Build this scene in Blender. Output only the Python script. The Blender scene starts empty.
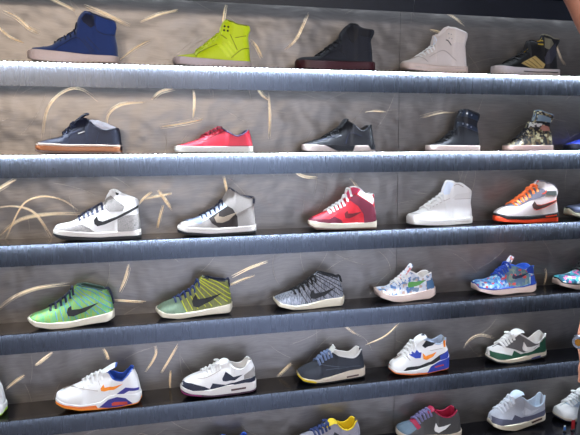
# A shop display wall: sneakers on LED-lit metal shelves in front of swirl-brushed steel panels.
import bpy, bmesh, math, random
from mathutils import Vector, Matrix
random.seed(7)
SC = bpy.context.scene
COL = SC.collection
SC.view_settings.view_transform = 'Standard'
SC.view_settings.look = 'None'
SC.view_settings.gamma = 1
SC.view_settings.use_curve_mapping = False
SC.view_settings.exposure = -0.18
# Shoe measurements in millimetres: x from toe tip to heel, z up from the shelf.
SHOES = {
 'A1': {'front': [(13.2,46.8),(19.4,50.6),(44.3,53),(77,59.6),(92.3,71.1),(110.7,82.8),(138.2,98.7),(156.9,115.4),(160.8,135.2),(169.1,157.1),(186.6,174.5)],'rim': [(203.3,172.3),(223.7,161.8),(253.2,151.4),(283.6,143.3)],'heel': [(287.1,134.2),(281.6,100.7),(287.4,63.6),(287.9,31.2)],'layers': [('midsole','A1sole',[(0,36.8),(20.9,41.3),(103,35),(189.6,29),(288.3,28)],[(3.9,17.4),(18.6,7.3),(72.2,1),(159,0),(287.3,4.8)])],'over': [('ankle_pad','A1pad','u',[[(226.1,154.9),(254.3,144.1),(283.5,136.4),(286.8,127.4),(280.8,99.2),(252.2,96.3),(225.8,108.6),(219.2,134.4)]]),('tongue_label','A1dark','u',[[(176.3,146.9),(191,163.6),(216.1,157.9),(218.8,125.3),(205.4,117.3),(182.7,135.3)]])],'lines': [('stitching','A1dark','u',2,[[(221,134.5),(225.8,108.6),(252.2,96.3),(280.8,97.9)],[(91.3,38.6),(112.3,55.7),(162.7,82.6),(207.4,33.1)],[(180.1,80.7),(213.7,39.5)],[(192.2,87.5),(231.8,43.4)]])],'laces': ('A1dark',[(89.5,65.7),(104.8,76),(120,85.2),(136.6,96.9),(150.8,106.1),(160.2,117.6)]),'upper': 'A1up','lining': 'A1dark','hi': 1,'row': 1,'Y': 0.053,'X': -0.4059,'L': 292.0},
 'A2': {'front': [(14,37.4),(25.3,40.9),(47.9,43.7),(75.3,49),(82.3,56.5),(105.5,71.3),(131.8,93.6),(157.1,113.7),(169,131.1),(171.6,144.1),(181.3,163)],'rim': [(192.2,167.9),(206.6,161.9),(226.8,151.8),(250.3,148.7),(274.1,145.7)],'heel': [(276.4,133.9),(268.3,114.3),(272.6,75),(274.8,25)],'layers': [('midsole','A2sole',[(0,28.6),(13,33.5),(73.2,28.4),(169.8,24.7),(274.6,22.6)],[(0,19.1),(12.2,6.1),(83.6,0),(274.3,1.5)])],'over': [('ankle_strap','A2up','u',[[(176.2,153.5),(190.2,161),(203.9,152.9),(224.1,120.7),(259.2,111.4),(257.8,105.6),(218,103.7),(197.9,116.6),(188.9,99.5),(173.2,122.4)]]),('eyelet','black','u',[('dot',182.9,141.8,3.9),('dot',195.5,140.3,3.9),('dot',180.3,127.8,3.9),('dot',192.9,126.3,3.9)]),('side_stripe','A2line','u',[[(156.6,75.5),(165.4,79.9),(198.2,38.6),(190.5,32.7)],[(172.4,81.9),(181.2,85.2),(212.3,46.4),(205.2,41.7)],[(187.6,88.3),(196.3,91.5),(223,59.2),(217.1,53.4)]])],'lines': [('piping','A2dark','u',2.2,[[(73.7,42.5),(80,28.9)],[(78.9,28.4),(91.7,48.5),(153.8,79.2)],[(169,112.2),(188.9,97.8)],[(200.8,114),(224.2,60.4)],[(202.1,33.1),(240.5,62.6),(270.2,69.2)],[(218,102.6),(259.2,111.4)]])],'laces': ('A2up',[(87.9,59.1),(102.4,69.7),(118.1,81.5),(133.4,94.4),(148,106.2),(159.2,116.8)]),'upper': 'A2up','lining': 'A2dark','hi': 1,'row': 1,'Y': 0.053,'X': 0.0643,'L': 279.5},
 'A3': {'front': [(4.2,36.9),(10.4,42.9),(29.7,47.8),(79.5,53.3),(110.9,73.7),(149.1,101.1),(168.3,113.6),(172,136.2),(184.1,153.2),(198.9,168)],'rim': [(213.9,174.8),(230.1,170.9),(243.1,159.8),(266.5,153.5),(305.6,151.2)],'heel': [(308.6,141.2),(294,115.9),(298.5,74.3),(300.9,35.4)],'layers': [('midsole','A3sole',[(0,27.3),(2.8,34.5),(61.7,30.7),(155.9,30.4),(297.6,34.1)],[(0,15),(11.2,4.2),(92.1,0),(298,4.7)])],'over': [('ankle_strap','A3strap','u',[[(185.6,153.5),(208.3,166.5),(227.7,161.7),(239.5,150.7),(292.9,141.2),(288.5,119.7),(241,128.5),(215.2,100.9),(203.5,109.2)]])],'lines': [('stitching','A3strap','u',2,[[(192.3,126.1),(207.4,103.5)],[(80.6,36.7),(102,51.7),(156.5,74.5),(202.7,35.8)],[(222.2,39.4),(248.1,67),(293.8,76)]])],'laces': ('black',[(85,57.2),(103.9,68.4),(121.6,80.8),(139.4,93.2),(156,103.9),(167.5,119.1)]),'upper': 'A3up','lining': 'black','hi': 1,'row': 1,'Y': 0.053,'X': 0.5054,'L': 303.8},
 'A4': {'front': [(2,40.6),(9.6,46.5),(27.1,50),(60.7,62.1),(94.6,81.1),(124.5,102.4),(130.3,126.1),(133.5,147.6),(151.3,151.7),(167.5,167),(182.5,180)],'rim': [(193,179.4),(225.5,169.6),(275,153.3)],'heel': [(277,142.7),(266.4,111.9),(271.2,66.6),(273.2,29.6)],'layers': [('midsole','A4sole',[(0,31.8),(1.5,38.2),(45,33.3),(139.2,25.1),(268.4,28.3)],[(0,21.9),(19.1,10.7),(75.6,3.5),(139.9,0),(269.2,3.8)])],'over': [('ankle_strap','A4strap','u',[[(179.8,169.9),(216,160.7),(254.9,143.8),(252.8,117.2),(217.4,118.4),(194.7,109),(177.8,127.7)]]),('tongue_cap','A4cool','u',[[(113.7,137.1),(131.8,141.5),(136.2,125.2),(128.2,105.4),(115.8,107.5)]]),('eyelet','grey','u',[('dot',187.5,150.4,2),('dot',198.1,148.1,2),('dot',187.4,133.7,2),('dot',198.6,131.5,2),('dot',125.4,135.6,2.5),('dot',126.4,124.6,2.5)])],'lines': [('stitching','A4line','u',2,[[(39.8,56.2),(63.5,61.1),(92.9,39.1)],[(100.2,58.2),(162.2,85.1),(214.5,48.2)],[(0.3,21.4),(107.8,17.5),(263.6,20.6)]]),('slit','black','u',3,[[(172.5,125.1),(181.2,125.1),(195.5,106.3)]])],'laces': ('white',[(68.8,64.2),(84.2,72.5),(99.7,82),(113.4,91.4),(124.6,101.9)]),'upper': 'A4up','lining': 'white','hi': 1,'row': 1,'Y': 0.053,'X': 0.9261,'L': 275.5},
 'A5': {'front': [(4.3,42.7),(18.4,45.8),(53.7,49.4),(69.8,60.2),(112.5,80.5),(137.6,96.9),(150,108.9),(150.6,136.1),(160.4,145.7),(177.7,144.1),(200.1,139.1),(213.9,151.8),(220.5,168.9)],'rim': [(223.7,171.2),(237.3,165.5),(260.1,152.9),(300.6,150.5)],'heel': [(301.7,141.2),(285.9,120.1),(284.8,90.9),(291.1,31.3)],'layers': [('midsole','A5sole',[(0,29),(1.5,39.6),(66.1,31.2),(170.3,27.3),(286.1,28.3)],[(0,16.5),(2,6.6),(67.5,0),(287.6,3.1)])],'over': [('side_panel','A5gold','u',[[(102.6,46.6),(169.1,79.2),(218.7,46.8),(209.7,30.3),(153.5,29.2)]]),('collar_panel','A5grey','u',[[(222.2,156.2),(247.2,145.8),(257.1,128.9),(235.8,106.9),(217.6,114.7)]]),('strap','A5strap','u',[[(235.8,106.9),(265.5,131),(273.6,94.1),(242.4,51),(220.1,46.8),(214.2,74.3)]]),('eyelet_bar','A5gold2','u',[[(195.8,161.7),(215.7,159.3),(215.3,154.7),(194.7,157.1)],[(194.5,146.9),(215.9,144.4),(215.4,139.8),(194.1,142.3)],[(194,130.8),(213.9,128.9),(213.5,124.3),(193.6,126.3)],[(130.6,131.9),(148.4,131.7),(148.6,128.3),(130.8,128.5)],[(130.7,117.2),(149.3,117),(149.5,113),(130.9,113.2)]])],'lines': [('panel_ridge','A5line','u',3,[[(120,51.9),(163,30.7)],[(137.3,60.6),(182.9,32.7)],[(154.9,69.4),(202.2,36.4)]]),('sole_line','black','s',4,[[(107.7,14.9),(165.5,13.6),(223.3,15.6),(274.3,14.4)]])],'laces': ('black',[(71.5,59.9),(91,69),(109.5,78.8),(127.3,90.4),(142.4,102.5)]),'upper': 'black','lining': 'A5grey','hi': 1,'row': 1,'Y': 0.0619,'X': 1.3262,'L': 294.3},
 'B1': {'front': [(5,38.2),(11.8,42.2),(40,50.2),(84.6,61.7),(95.1,72.8),(112.5,88),(123.2,102.6)],'rim': [(157.6,121.6),(181.8,111.5),(196,95.4),(227.7,80.3),(255.3,84.3),(274.1,88.3)],'heel': [(276.5,85.9),(280.2,64.2),(281.7,29.8)],'layers': [('foxing_stripe','B1fox',[(0,36.7),(17.8,39.4),(100.5,33.2),(209.4,32.3),(283.9,29.7)],[(6.8,31),(23.3,30.2),(100.1,25.8),(209.1,25.3),(283.6,23.2)]),('midsole','B1gum',[(0,31),(23.3,30.2),(100.1,25.8),(209.1,25.3),(283.6,23.2)],[(4,18.4),(22.3,13.7),(99.3,9.7),(284.1,7.1)]),('outsole','B1out',[(0,18.4),(22.3,13.7),(99.3,9.7),(284.1,7.1)],[(3.6,11.5),(21.7,5.1),(98.9,1.7),(283.8,0)])],'over': [('side_label','silver','u',[[(141.9,70.6),(164,78.7),(165.5,75.3),(143.9,67.7)]]),('heel_tab','navy','s',[[(278.5,26.2),(283.7,26.1),(283,9.5),(277.8,9.6)]])],'lines': [('stitching','navy2','u',2,[[(103.5,46.4),(123.4,69.4),(167.6,86.8)],[(198.2,34.7),(211.2,75.4)]])],'laces': ('navy2',[(94,64.6),(103.2,72.7),(111.4,82),(119.7,92.5),(126.8,101.9)]),'tongue': ('navy2',[(104.1,70.5),(125.1,102.7),(145.5,122),(164.7,136.2),(177.1,137.4)],26),'upper': 'navy','lining': 'navy','hi': 0,'lace_r': 4.5,'row': 2,'Y': 0.066,'X': -0.4009,'L': 287.6},
 'B2': {'front': [(7.4,25.9),(15.6,29.3),(49.2,38.5),(84.4,50.6),(114.1,65.8),(148.7,83.4),(166.7,91.1)],'rim': [(173.6,88.3),(197.1,72.7),(223.7,60.4),(243.4,66.6),(265.9,81.2)],'heel': [(275.2,78.8),(280.6,58.3),(286.8,25.6)],'layers': [('midsole','B2sole',[(0,22.8),(10.6,26.8),(92.3,24.5),(210,24),(286,23.8)],[(0,13.6),(4.4,5.5),(23.7,2.5),(150,1),(284.4,0)])],'over': [],'lines': [('piping','B2dark','u',3,[[(80.5,47.5),(107.4,46.3),(129.2,54.9),(182.8,81.1)],[(13.4,26.2),(92.5,24.5),(210.3,24.6),(283.8,25)]])],'laces': ('B2lace',[(104.9,58.7),(119.8,65.7),(134.6,72.8),(149.6,79.8),(162.7,85.7)]),'tongue': ('B2dark',[(96.4,54.2),(132.2,75.2),(162.1,91.2),(174.1,93)],24),'upper': 'B2up','lining': 'B2line','hi': 0,'lace_r': 4,'row': 2,'Y': 0.066,'X': 0.0598,'L': 290.9},
 'B3': {'front': [(2,31.7),(8.6,35.2),(44.2,46),(86.9,58.2),(117.7,74.5),(145.5,90.9),(154.9,102.6)],'rim': [(173.4,117.7),(199,100.5),(221.3,83.2),(234,78.6),(253.9,94.3),(273,101.9)],'heel': [(277.8,92.9),(282.6,60.1),(288.8,25.7)],'layers': [('midsole','B3sole',[(0,26.9),(1.5,32),(80.4,26.3),(206.2,24.7),(286.1,25.6)],[(0,9.7),(13.1,3.8),(142.2,0),(284.5,1.4)])],'over': [('side_label','silver','u',[[(119.6,56.1),(145.2,64.7),(147.2,60.7),(122.7,52.6)]]),('midsole_insert','black2','s',[[(75.2,26.3),(104,22.7),(125.4,4.2),(189.3,3.8),(199.3,24.7)]]),('heel_insert','black2','s',[[(251.2,26.9),(286.6,26.8),(286.3,6.7),(264.2,8)]])],'lines': [('stitching','navy2','u',2,[[(51.5,36.7),(81.1,50.9),(142.7,59.5)],[(162,30.6),(181.1,71.2),(225.7,59.7)]])],'laces': ('black2',[(89.2,55.8),(104.5,65.1),(120,74.4),(134.2,83.8),(147.9,92.6)]),'tongue': ('black2',[(106.1,69.3),(143.2,92.8),(160.5,113.3),(171.1,123.9),(181.8,121.6)],26),'upper': 'black2','lining': 'black2','hi': 0,'row': 2,'Y': 0.066,'X': 0.5339,'L': 292.2},
 'B4': {'front': [(4,25.5),(12.8,27.9),(48.8,33.5),(80.1,49.8),(111.8,75.8),(125.4,91.3),(122.6,109.6),(130.6,132.7),(139.2,152)],'rim': [(145.4,162.4),(163.7,165.5),(193.9,156.4),(228.1,145)],'heel': [(231.7,133.3),(218.6,109.1),(225.4,65.7),(232.4,23)],'layers': [('midsole','B4sole',[(0,20.6),(1.5,25.3),(78.7,23.3),(232.8,21.9)],[(0,11.1),(2,3.9),(54,0.2),(233.7,0)])],'over': [('upper_strap','B4strap','u',[[(114.1,146.5),(132,159),(155.2,160.5),(183.5,151.4),(211.3,138.3),(214.2,119.2),(184.3,128.5),(156.1,137.7),(118.4,137.1)]]),('lower_strap','B4strap','u',[[(103.1,107.7),(116.2,118.2),(145.3,115.2),(185.3,102.7),(215.5,87),(216.1,72.6),(186,83.6),(145.9,98.6),(105.6,100.6)]]),('stud','silver2','u',[('dot',129.4,152.4,3.7),('dot',145.1,151.7,3.7),('dot',164.1,148.3,3.7),('dot',183.8,141.8,3.7),('dot',125,112.6,4.1),('dot',145.5,108.1,4.1),('dot',164,104.5,3.7),('dot',181.1,95.1,3.3)])],'lines': [],'laces': ('black2',[(60.5,39.7),(73.6,45.9),(86.7,55.5),(99.9,66.1),(113.1,76.7)]),'upper': 'black2','lining': 'black2','hi': 1,'row': 2,'Y': 0.066,'X': 1.0451,'L': 240.2},
 'B5': {'front': [(2,22.3),(2.9,24.3),(21,28.7),(53.7,45),(81.2,65.9),(106.1,90.8),(108.9,114.7),(129.4,125.8),(140.1,144.8)],'rim': [(136.3,164.4),(145.3,167),(177.2,157.2),(227,142.5)],'heel': [(227.8,131.3),(207.9,110.3),(216.5,65.5),(224.3,22.7)],'layers': [('midsole','B5sole',[(0,18.7),(1.5,22.1),(75.4,21.5),(216.1,22.1)],[(0,8.4),(2,1.9),(220.3,0)])],'over': [('vamp_panel','black2','u',[[(28.3,45.3),(73.8,89.1),(104,96.7),(98.4,86.8),(49,47.6)]]),('upper_strap','B5strap','u',[[(109,139.3),(119.8,148.2),(164.1,144),(202.7,132.1),(202.6,114.7),(165.6,119.4),(109.8,124.6)]]),('ankle_band','black2','u',[[(102.6,121.6),(165.7,116.5),(202.1,111.8),(201.3,95.9),(166.3,107.1),(109.2,113.9)]]),('lower_strap','B5spot','u',[[(79.9,109.7),(102.8,117.7),(160.1,109.5),(154.8,95.7),(122.9,96.4),(80.5,98)]]),('quarter_patch','B5pink','u',[[(157.3,104.6),(187.8,98.8),(197.4,82.5),(167.9,78.9),(150.3,89.7)]])],'lines': [('piping','black2','u',3,[[(123.5,87),(168.6,67.5)]])],'laces': ('black2',[(60.3,49.9),(76.7,61.8),(91.7,74.8),(104.5,88.2)]),'upper': 'B5up','lining': 'B5strap','hi': 1,'row': 2,'Y': 0.066,'X': 1.3933,'L': 227.2},
 'C1': {'front': [(3.3,40.7),(7.3,49.3),(14.9,58),(34.1,61.9),(57.9,66.1),(85.2,78.5),(103.6,90.5),(131.1,105.4),(160.6,121.6),(174.5,135.8),(184.5,157.7)],'rim': [(195.4,171.3),(210.4,172.1),(230.9,157.7),(260.7,145.3),(287,135.8)],'heel': [(289.6,121.8),(287.2,98.6),(290.9,66.3),(291.5,30.7)],'layers': [('midsole','C1mid',[(0,38.8),(10.6,44.5),(68.1,37.4),(143.5,29),(214.6,30.1),(291.7,31.8)],[(4.2,28.9),(55.5,20.4),(154.4,11.3),(225.9,11.7),(291,11.2)]),('outsole','black',[(0,28.9),(55.5,20.4),(154.4,11.3),(225.9,11.7),(291,11.2)],[(4.9,21.3),(31.3,10.3),(153.9,0),(290.6,0.2)])],'over': [('mudguard','C1crk','u',[[(7,42.3),(11.5,52.5),(20,60.6),(62.7,52.8),(98.2,61),(119.6,47.5),(144.4,27.4),(67.6,35.9)]]),('ankle_panel','C1crk','u',[[(184.9,146.5),(197,153.6),(242.1,115.7),(234.2,98.9),(188.7,98.7),(175.1,110.6),(172.5,132.6)]]),('heel_counter','C1crk','u',[[(216.2,71.1),(240.8,82.8),(289.5,87.7),(291.6,30.3),(215.7,28.5)]]),('swoosh','black','u',[[(138.2,71.6),(148.8,86.2),(152.8,70.9),(167.2,65.8),(216.7,82.5),(288.1,117.8),(287.8,108.2),(228.5,78.2),(173.8,55.4),(150.1,50.3),(139.9,58.4)]]),('tongue_label','black','u',[[(212.9,164.4),(224.7,160.3),(220.9,154.2),(213.8,156.9)]])],'lines': [('stitching','A4line','u',1.6,[[(95.9,73.6),(182.3,115.3)]])],'laces': ('navy2',[(88.4,77.4),(101.8,83.3),(116.4,91.6),(129.9,99.4),(145.8,108.3),(163.1,119.2)]),'upper': 'white','lining': 'white','hi': 1,'lace_r': 4.5,'row': 3,'Y': 0.053,'X': -0.3575,'L': 295.6},
 'C2': {'front': [(2.9,35.8),(7.8,45.2),(16.2,52.2),(50.2,59),(79.8,68.8),(103.8,80),(133.9,96.4),(157.1,116.8),(167.7,134.5),(180.2,155.3)],'rim': [(191.1,171.1),(202.4,164.2),(229.2,146.1),(253.6,137.5),(286.3,133.2)],'heel': [(286.9,125.4),(282.2,99.2),(285.4,62.5),(286.2,31.9)],'layers': [('midsole','B2sole',[(0,34.8),(3.3,39.4),(87.4,31.5),(146.2,27.5),(286,33)],[(0,26),(29.6,18.2),(116.2,9.4),(206.2,9.2),(285.7,11.6)]),('outsole','black',[(0,26),(29.6,18.2),(116.2,9.4),(206.2,9.2),(285.7,11.6)],[(0.3,15.2),(29.4,8.1),(145.6,0),(285.6,2.4)])],'over': [('side_panel','C2dark','u',[[(108.9,68.2),(175.2,109.2),(199,96.3),(214.7,67),(216.5,29.5),(146.5,29.5),(122,46.2)]]),('swoosh','C2tan','u',[[(130.7,66),(147.7,83.1),(147.4,70),(165.3,67.4),(215,83.8),(183.2,55.1),(158.9,46.8),(138,49)]],3),('eyestay','C2blue','u',[[(79.9,69.2),(166.4,117.9),(179.3,105.5),(102.8,59),(83.5,53.8)]]),('toe_box','C2vamp','u',[[(22.4,57.2),(77,71.1),(91.2,59.5),(82.2,46.1),(53.5,52.3)]]),('heel_tab','navy','u',[[(274.6,129.5),(285.1,127.6),(283.7,109.5),(274.3,112.7)]])],'lines': [('stitching','C2line','u',1.8,[[(216.8,78.9),(282.4,107.1)],[(200.2,160),(250.9,134.2),(282.7,130.1)]])],'laces': ('navy2',[(85.6,71.3),(101.1,78),(116.8,86.4),(132.5,95.5),(148.3,107),(161.2,122.3)]),'upper': 'C2up','lining': 'A1dark','hi': 1,'lace_r': 4,'row': 3,'Y': 0.053,'X': 0.0632,'L': 290.9},
 'C3': {'front': [(2,37.4),(2.7,44.1),(11.8,51.1),(29.9,57.5),(53.1,68.1),(76.4,75.8),(105.8,91.9),(140.1,113.5),(146.1,124.7),(152,140.4),(163.8,157.1)],'rim': [(174.1,163.5),(190.4,164.2),(204.3,154.9),(219.6,139.8),(237.2,133.6),(257.5,136.2)],'heel': [(266.7,121.8),(267.5,82.7),(272.5,59.4),(274.7,31.7)],'layers': [('midsole','cream',[(0,36),(1.5,40.9),(69.5,33.1),(128.3,27.9),(220.3,28),(272.5,32.8)],[(0,27.7),(15.9,16.7),(98.3,9.3),(272.9,6.9)]),('outsole','C3out',[(0,27.7),(15.9,16.7),(98.3,9.3),(272.9,6.9)],[(0,19.2),(25.5,7.8),(273,0)])],'over': [('mudguard','C3mar','u',[[(-7.2,39.2),(-3.1,46.8),(7.2,53.2),(31.2,49.9),(70.2,46.7),(93,56.1),(120,42.1),(130.3,26.4),(70.3,31.7)]]),('ankle_panel','C3mar','u',[[(166.4,128),(180.5,136.4),(214,116.9),(253.7,93),(265,78),(271.9,30.4),(214.9,26.8),(212.1,60.4),(190,92.3),(156,116.1)]]),('collar_padding','white','u',[[(200.3,151.6),(213.8,138.8),(230.7,132.8),(247.4,135.7),(259.7,112.5),(253.6,95.9),(214,120.8),(189.6,137.3)]]),('swoosh','C3sw','u',[[(133.8,65.5),(147.1,76.1),(149.6,64.8),(168.7,63.9),(207.1,71.4),(178.1,54.5),(153.4,46.1),(138.1,48)]]),('tongue_face','C3pink','u',[[(135.8,129.1),(140.6,142.3),(152.7,157.4),(184.5,162),(196.6,155),(189.5,142.9),(165.1,131.4),(152.9,120.7)]])],'lines': [('stitching','C3mar','u',2.4,[[(70.2,60.7),(156,113.3)],[(93,57.2),(110.9,70.4)]])],'laces': ('white',[(76.8,73.8),(90.8,81.3),(105,88.8),(119.2,97.4),(133.4,106.6),(147.7,116.9),(161.5,121)]),'upper': 'C3red','lining': 'white','hi': 1,'lace_r': 5,'row': 3,'Y': 0.053,'X': 0.5542,'L': 278.7},
 'C4': {'front': [(2,35.7),(2.3,42.2),(9.3,48.1),(36.7,54.8),(72.4,72.2),(108.4,93.6),(132.6,109.8),(149.7,120.6),(152.8,140.2),(162.1,162.4)],'rim': [(169.7,177.1),(186.9,177.3),(197.8,169.2),(221.7,168.7),(248.3,152.9),(281.6,129.7)],'heel': [(281.5,121.4),(276.7,87.2),(281.5,58.6),(283.8,30)],'layers': [('midsole','white2',[(0,34.4),(1.5,39.2),(64.9,26.9),(158,25.8),(278.8,31.1)],[(0,24.4),(4.1,9.8),(65.4,4.1),(158.9,0),(279.8,4.8)])],'over': [('ankle_strap','white2','u',[[(179.6,108.4),(201.4,125.5),(265.5,130.4),(268.4,105.5),(208.5,103)]]),('tongue_face','A4cool','u',[[(133.8,140.4),(143.3,162.2),(161,175.5),(177.4,175),(188.7,165.9),(169.2,125.4),(140.1,122)]]),('mudguard','white2','u',[[(-13.7,37.4),(-9.1,43.9),(0.9,49.1),(65.6,48.1),(111,32.2),(66.1,26)]])],'lines': [('stitching','A4line','u',1.8,[[(-2.1,49.2),(65.6,48.1),(107.8,33.5)],[(85.4,70.2),(169.7,108.8)],[(189.4,105.3),(266.7,105.6)],[(187.7,158.2),(206.5,164.4),(232.2,152.6)],[(-7.4,18.4),(66.4,12.7),(277.1,15)]])],'laces': ('white',[(74.2,73),(90.3,82.6),(105.9,92.2),(121.7,103),(137.5,112.7),(150.9,122.4)]),'upper': 'white','lining': 'white','hi': 1,'lace_r': 5,'row': 3,'Y': 0.0763,'X': 0.9746,'L': 286.1},
 'C5': {'front': [(2,39.8),(2.3,46.5),(12.7,55.4),(42.8,68.5),(74.5,79.1),(112.5,101.1),(144.4,123.4),(162.1,142.6),(177.7,150.3),(187.7,165.1)],'rim': [(193.2,171.6),(210,172.4),(225.4,164),(251.2,159.9),(291.8,126.8)],'heel': [(293.5,118.7),(283.7,97.6),(289.7,68.2),(292.7,40)],'layers': [('midsole','black',[(0,37.3),(1.5,42.8),(31.9,34),(126.1,30),(197.1,32.5),(286.1,41.1)],[(0,32.8),(32.4,19.8),(127,14.5),(287.4,19.4)]),('outsole','C5or',[(0,32.8),(32.4,19.8),(127,14.5),(287.4,19.4)],[(0,22.6),(2,10.3),(127.8,0.2),(287.2,0)])],'over': [('eyestay','C5grey','u',[[(39.7,75.6),(84.4,100.6),(116.1,123.5),(137.1,142.2),(206.2,140.2),(220.9,123.7),(208.1,108),(145.4,91.9),(92,69.9),(61.2,68.3)]]),('ankle_strap','C5green','u',[[(215,130.8),(270,129.3),(273.5,109.5),(228.4,113.1),(215.8,117)]]),('swoosh','C5dark','u',[[(152,74.5),(163.3,89.5),(173.4,75.9),(196.3,73.9),(277.1,94.2),(273.5,86.3),(210.7,61.8),(172.6,53),(157.1,60.5)]]),('sole_vent','C5or','s',[[(212.8,25.9),(267.2,30.8),(269.2,26.1),(216.5,21.1)]])],'lines': [('swoosh_edging','C5or','u',1.8,[[(173.4,75.9),(196.3,73.3),(277.1,94.2)],[(157.2,59.4),(172.6,52.4),(210.7,61.8),(273.5,86.3)]]),('pull_loop','C5or','u',5,[[(142.2,150),(163.5,147.1),(188.3,152.1)],[(162.5,165.3),(180.7,159.1),(186.2,151)],[(185.1,169.2),(196.3,170.1)],[(220.4,132.3),(214.1,122.8),(200.6,118.5)]])],'laces': ('C5lace',[(78,78.1),(94.4,85.7),(111.1,94.5),(127.8,103.2),(143.3,112),(160.2,122),(179.3,128.4)]),'upper': 'C5up','lining': 'C5grey','hi': 1,'lace_r': 5.5,'row': 3,'Y': 0.053,'X': 1.3543,'L': 294.4},
 'D1': {'front': [(2.2,35.6),(7,41.4),(20.1,50.2),(50,58.9),(79,72.4),(114.1,91.7),(142.8,117.7),(152.1,132.6)],'rim': [(170.3,144.2),(209.7,137),(259.1,122.2)],'heel': [(264.6,120.2),(278.1,100),(287.2,70.2),(288.4,43.5)],'layers': [('midsole','cream',[(0,37.3),(8.4,41.9),(39,29.4),(94.7,21.9),(150.1,22.2),(224.2,34.9),(289.7,45.8)],[(4.9,29.9),(32.2,12.9),(82.3,1.1),(137.9,0),(217.2,6.8),(263.7,10.2),(289.7,19.2)])],'over': [('swoosh','black','u',[[(134.7,54),(138.2,69),(149.8,77.1),(150.7,62.9),(177,63.2),(242.3,82.2),(196.3,53.7),(156.3,39.4),(138.5,41.9)]],2.4)],'lines': [('cables','D1blue','u',2.5,[[(96.4,60.9),(103,29.5)],[(110.7,71.7),(122.1,24.5)],[(122.6,88.9),(141.9,31.7)],[(132.8,103.3),(166.8,25.8)],[(145.9,111.3),(207.1,40.3)],[(154.8,122.7),(241.6,40.4)],[(160.8,131.3),(265,44.8)],[(166.6,136.9),(232.3,91.1),(285.2,53.3)],[(172.3,140.7),(222.2,119.8),(283.1,72.4)],[(200.3,137),(234,127),(278.5,95.7)]])],'laces': ('navy2',[(76.4,68.9),(93.9,78.3),(111.5,88.8),(127.5,102.6),(143.1,117.6),(152.4,131.9)]),'extra': [('pull_loop','navy2',3,[(260.7,124.3),(270.1,126),(281.7,99.5),(287.4,67.3)])],'upper': 'D1knit','lining': 'D1in','hi': 1,'knit': 1,'lace_r': 4.5,'row': 4,'Y': 0.0648,'X': -0.4588,'L': 293.2},
 'D2': {'front': [(3,32.5),(7.7,39.3),(27.1,52.6),(65.7,66.1),(105.8,84.1),(140.6,105.3),(157.3,131.4),(167.4,142.6)],'rim': [(177.6,144.4),(220.7,131.6),(264.9,126.2)],'heel': [(269.2,124.3),(273.2,102.9),(280.5,71.9),(282.8,38.7)],'layers': [('midsole','cream',[(0,34.5),(4.3,38.9),(35.7,25.6),(90.8,19.7),(164.5,24),(233.9,35.2),(282.4,40.9)],[(0.1,28.7),(24.2,8.8),(79.2,0),(146.8,4.2),(215.9,5.3),(271.8,6.4),(283.1,18.7)])],'over': [('toe_knit','D2toe','u',[[(3.1,36.2),(7.9,45.2),(27,60.6),(64.9,75.1),(84.2,71.7),(100,44.5),(113.4,19.8),(90.9,18.4),(35.7,23.7)]]),('swoosh','black','u',[[(132.5,58.9),(136.3,71.4),(147.4,83.8),(153.2,66.9),(177.2,67.4),(242.1,82.8),(197,55.6),(153.5,36.3),(136.6,42.2)]],2.4)],'lines': [('cables','D2yel','u',2.8,[[(92.5,71.3),(113.5,22.8)],[(109.4,78.5),(133.4,29.6)],[(123.8,88.9),(153.4,30.5)],[(138.1,99.2),(182.2,36.2)],[(149.7,109.8),(205.3,37.1)],[(155.7,120.9),(240,40.2)],[(161.6,129.1),(263.6,50.1)],[(164.6,134.7),(229.6,91.3),(279.3,55.8)],[(167.6,140.2),(218.6,115.7),(276.7,74)],[(176.3,143.6),(224.6,127),(272,96.1)]])],'laces': ('D2lace',[(70.2,68.2),(88.5,77.6),(106.9,87),(124.3,98.7),(140.7,113),(157.2,130.8)]),'extra': [('pull_loop','navy2',3,[(263.4,129.6),(271.2,132.4),(274.7,99.7)])],'upper': 'D2knit','lining': 'navy2','hi': 1,'knit': 1,'lace_r': 4,'row': 4,'Y': 0.078,'X': -0.0247,'L': 287.1},
 'D3': {'front': [(2,40.2),(5.9,45.7),(21.8,53.3),(67.1,66.3),(102.3,80.4),(138,102.1),(160.7,119.9),(172.7,133.8)],'rim': [(176.3,137.1),(217.9,125.8),(260.2,113.7)],'heel': [(264.6,110.6),(268.1,97),(278.4,71.5),(284.7,35.5)],'layers': [('midsole','cream',[(0,42.1),(1.5,46.5),(24.3,30),(79.9,17.9),(126.9,19.7),(199.9,33.5),(282.5,37.8)],[(0,36.9),(14.3,17.1),(68.4,2.4),(138.9,0),(212.1,2),(273.3,2.8),(283.2,17)])],'over': [('swoosh','black','u',[[(138.4,52.8),(142.1,62.9),(151.8,74.7),(156.6,59.2),(182.3,60.2),(241.5,76.6),(197.5,49),(160.9,37.9),(140.8,41)]],2.4)],'lines': [('cables','black','u',3,[[(95,75.6),(127.6,23.7)],[(109.9,85.8),(145.6,27.8)],[(124.8,96.1),(167,31.4)],[(133.8,106.8),(200.5,37.1)],[(145.8,114.5),(230.9,40.4)],[(154.9,122.3),(261.1,44.1)],[(160.9,127.6),(224.7,90.6),(279.2,52.4)],[(167,132.2),(212.5,109),(271.2,74.9)],[(176.2,133.8),(218.5,120.2),(264.1,96.6)]])],'laces': ('black',[(78.2,70.3),(95.8,79.1),(113.6,88.4),(131.4,99.5),(148.1,111.3),(161.3,122.1)]),'extra': [('pull_loop','black',3,[(256.5,117.1),(266.4,117.6),(274.3,92)])],'upper': 'D3knit','lining': 'black2','hi': 1,'knit': 1,'lace_r': 4.5,'row': 4,'Y': 0.078,'X': 0.4201,'L': 288.3},
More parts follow.
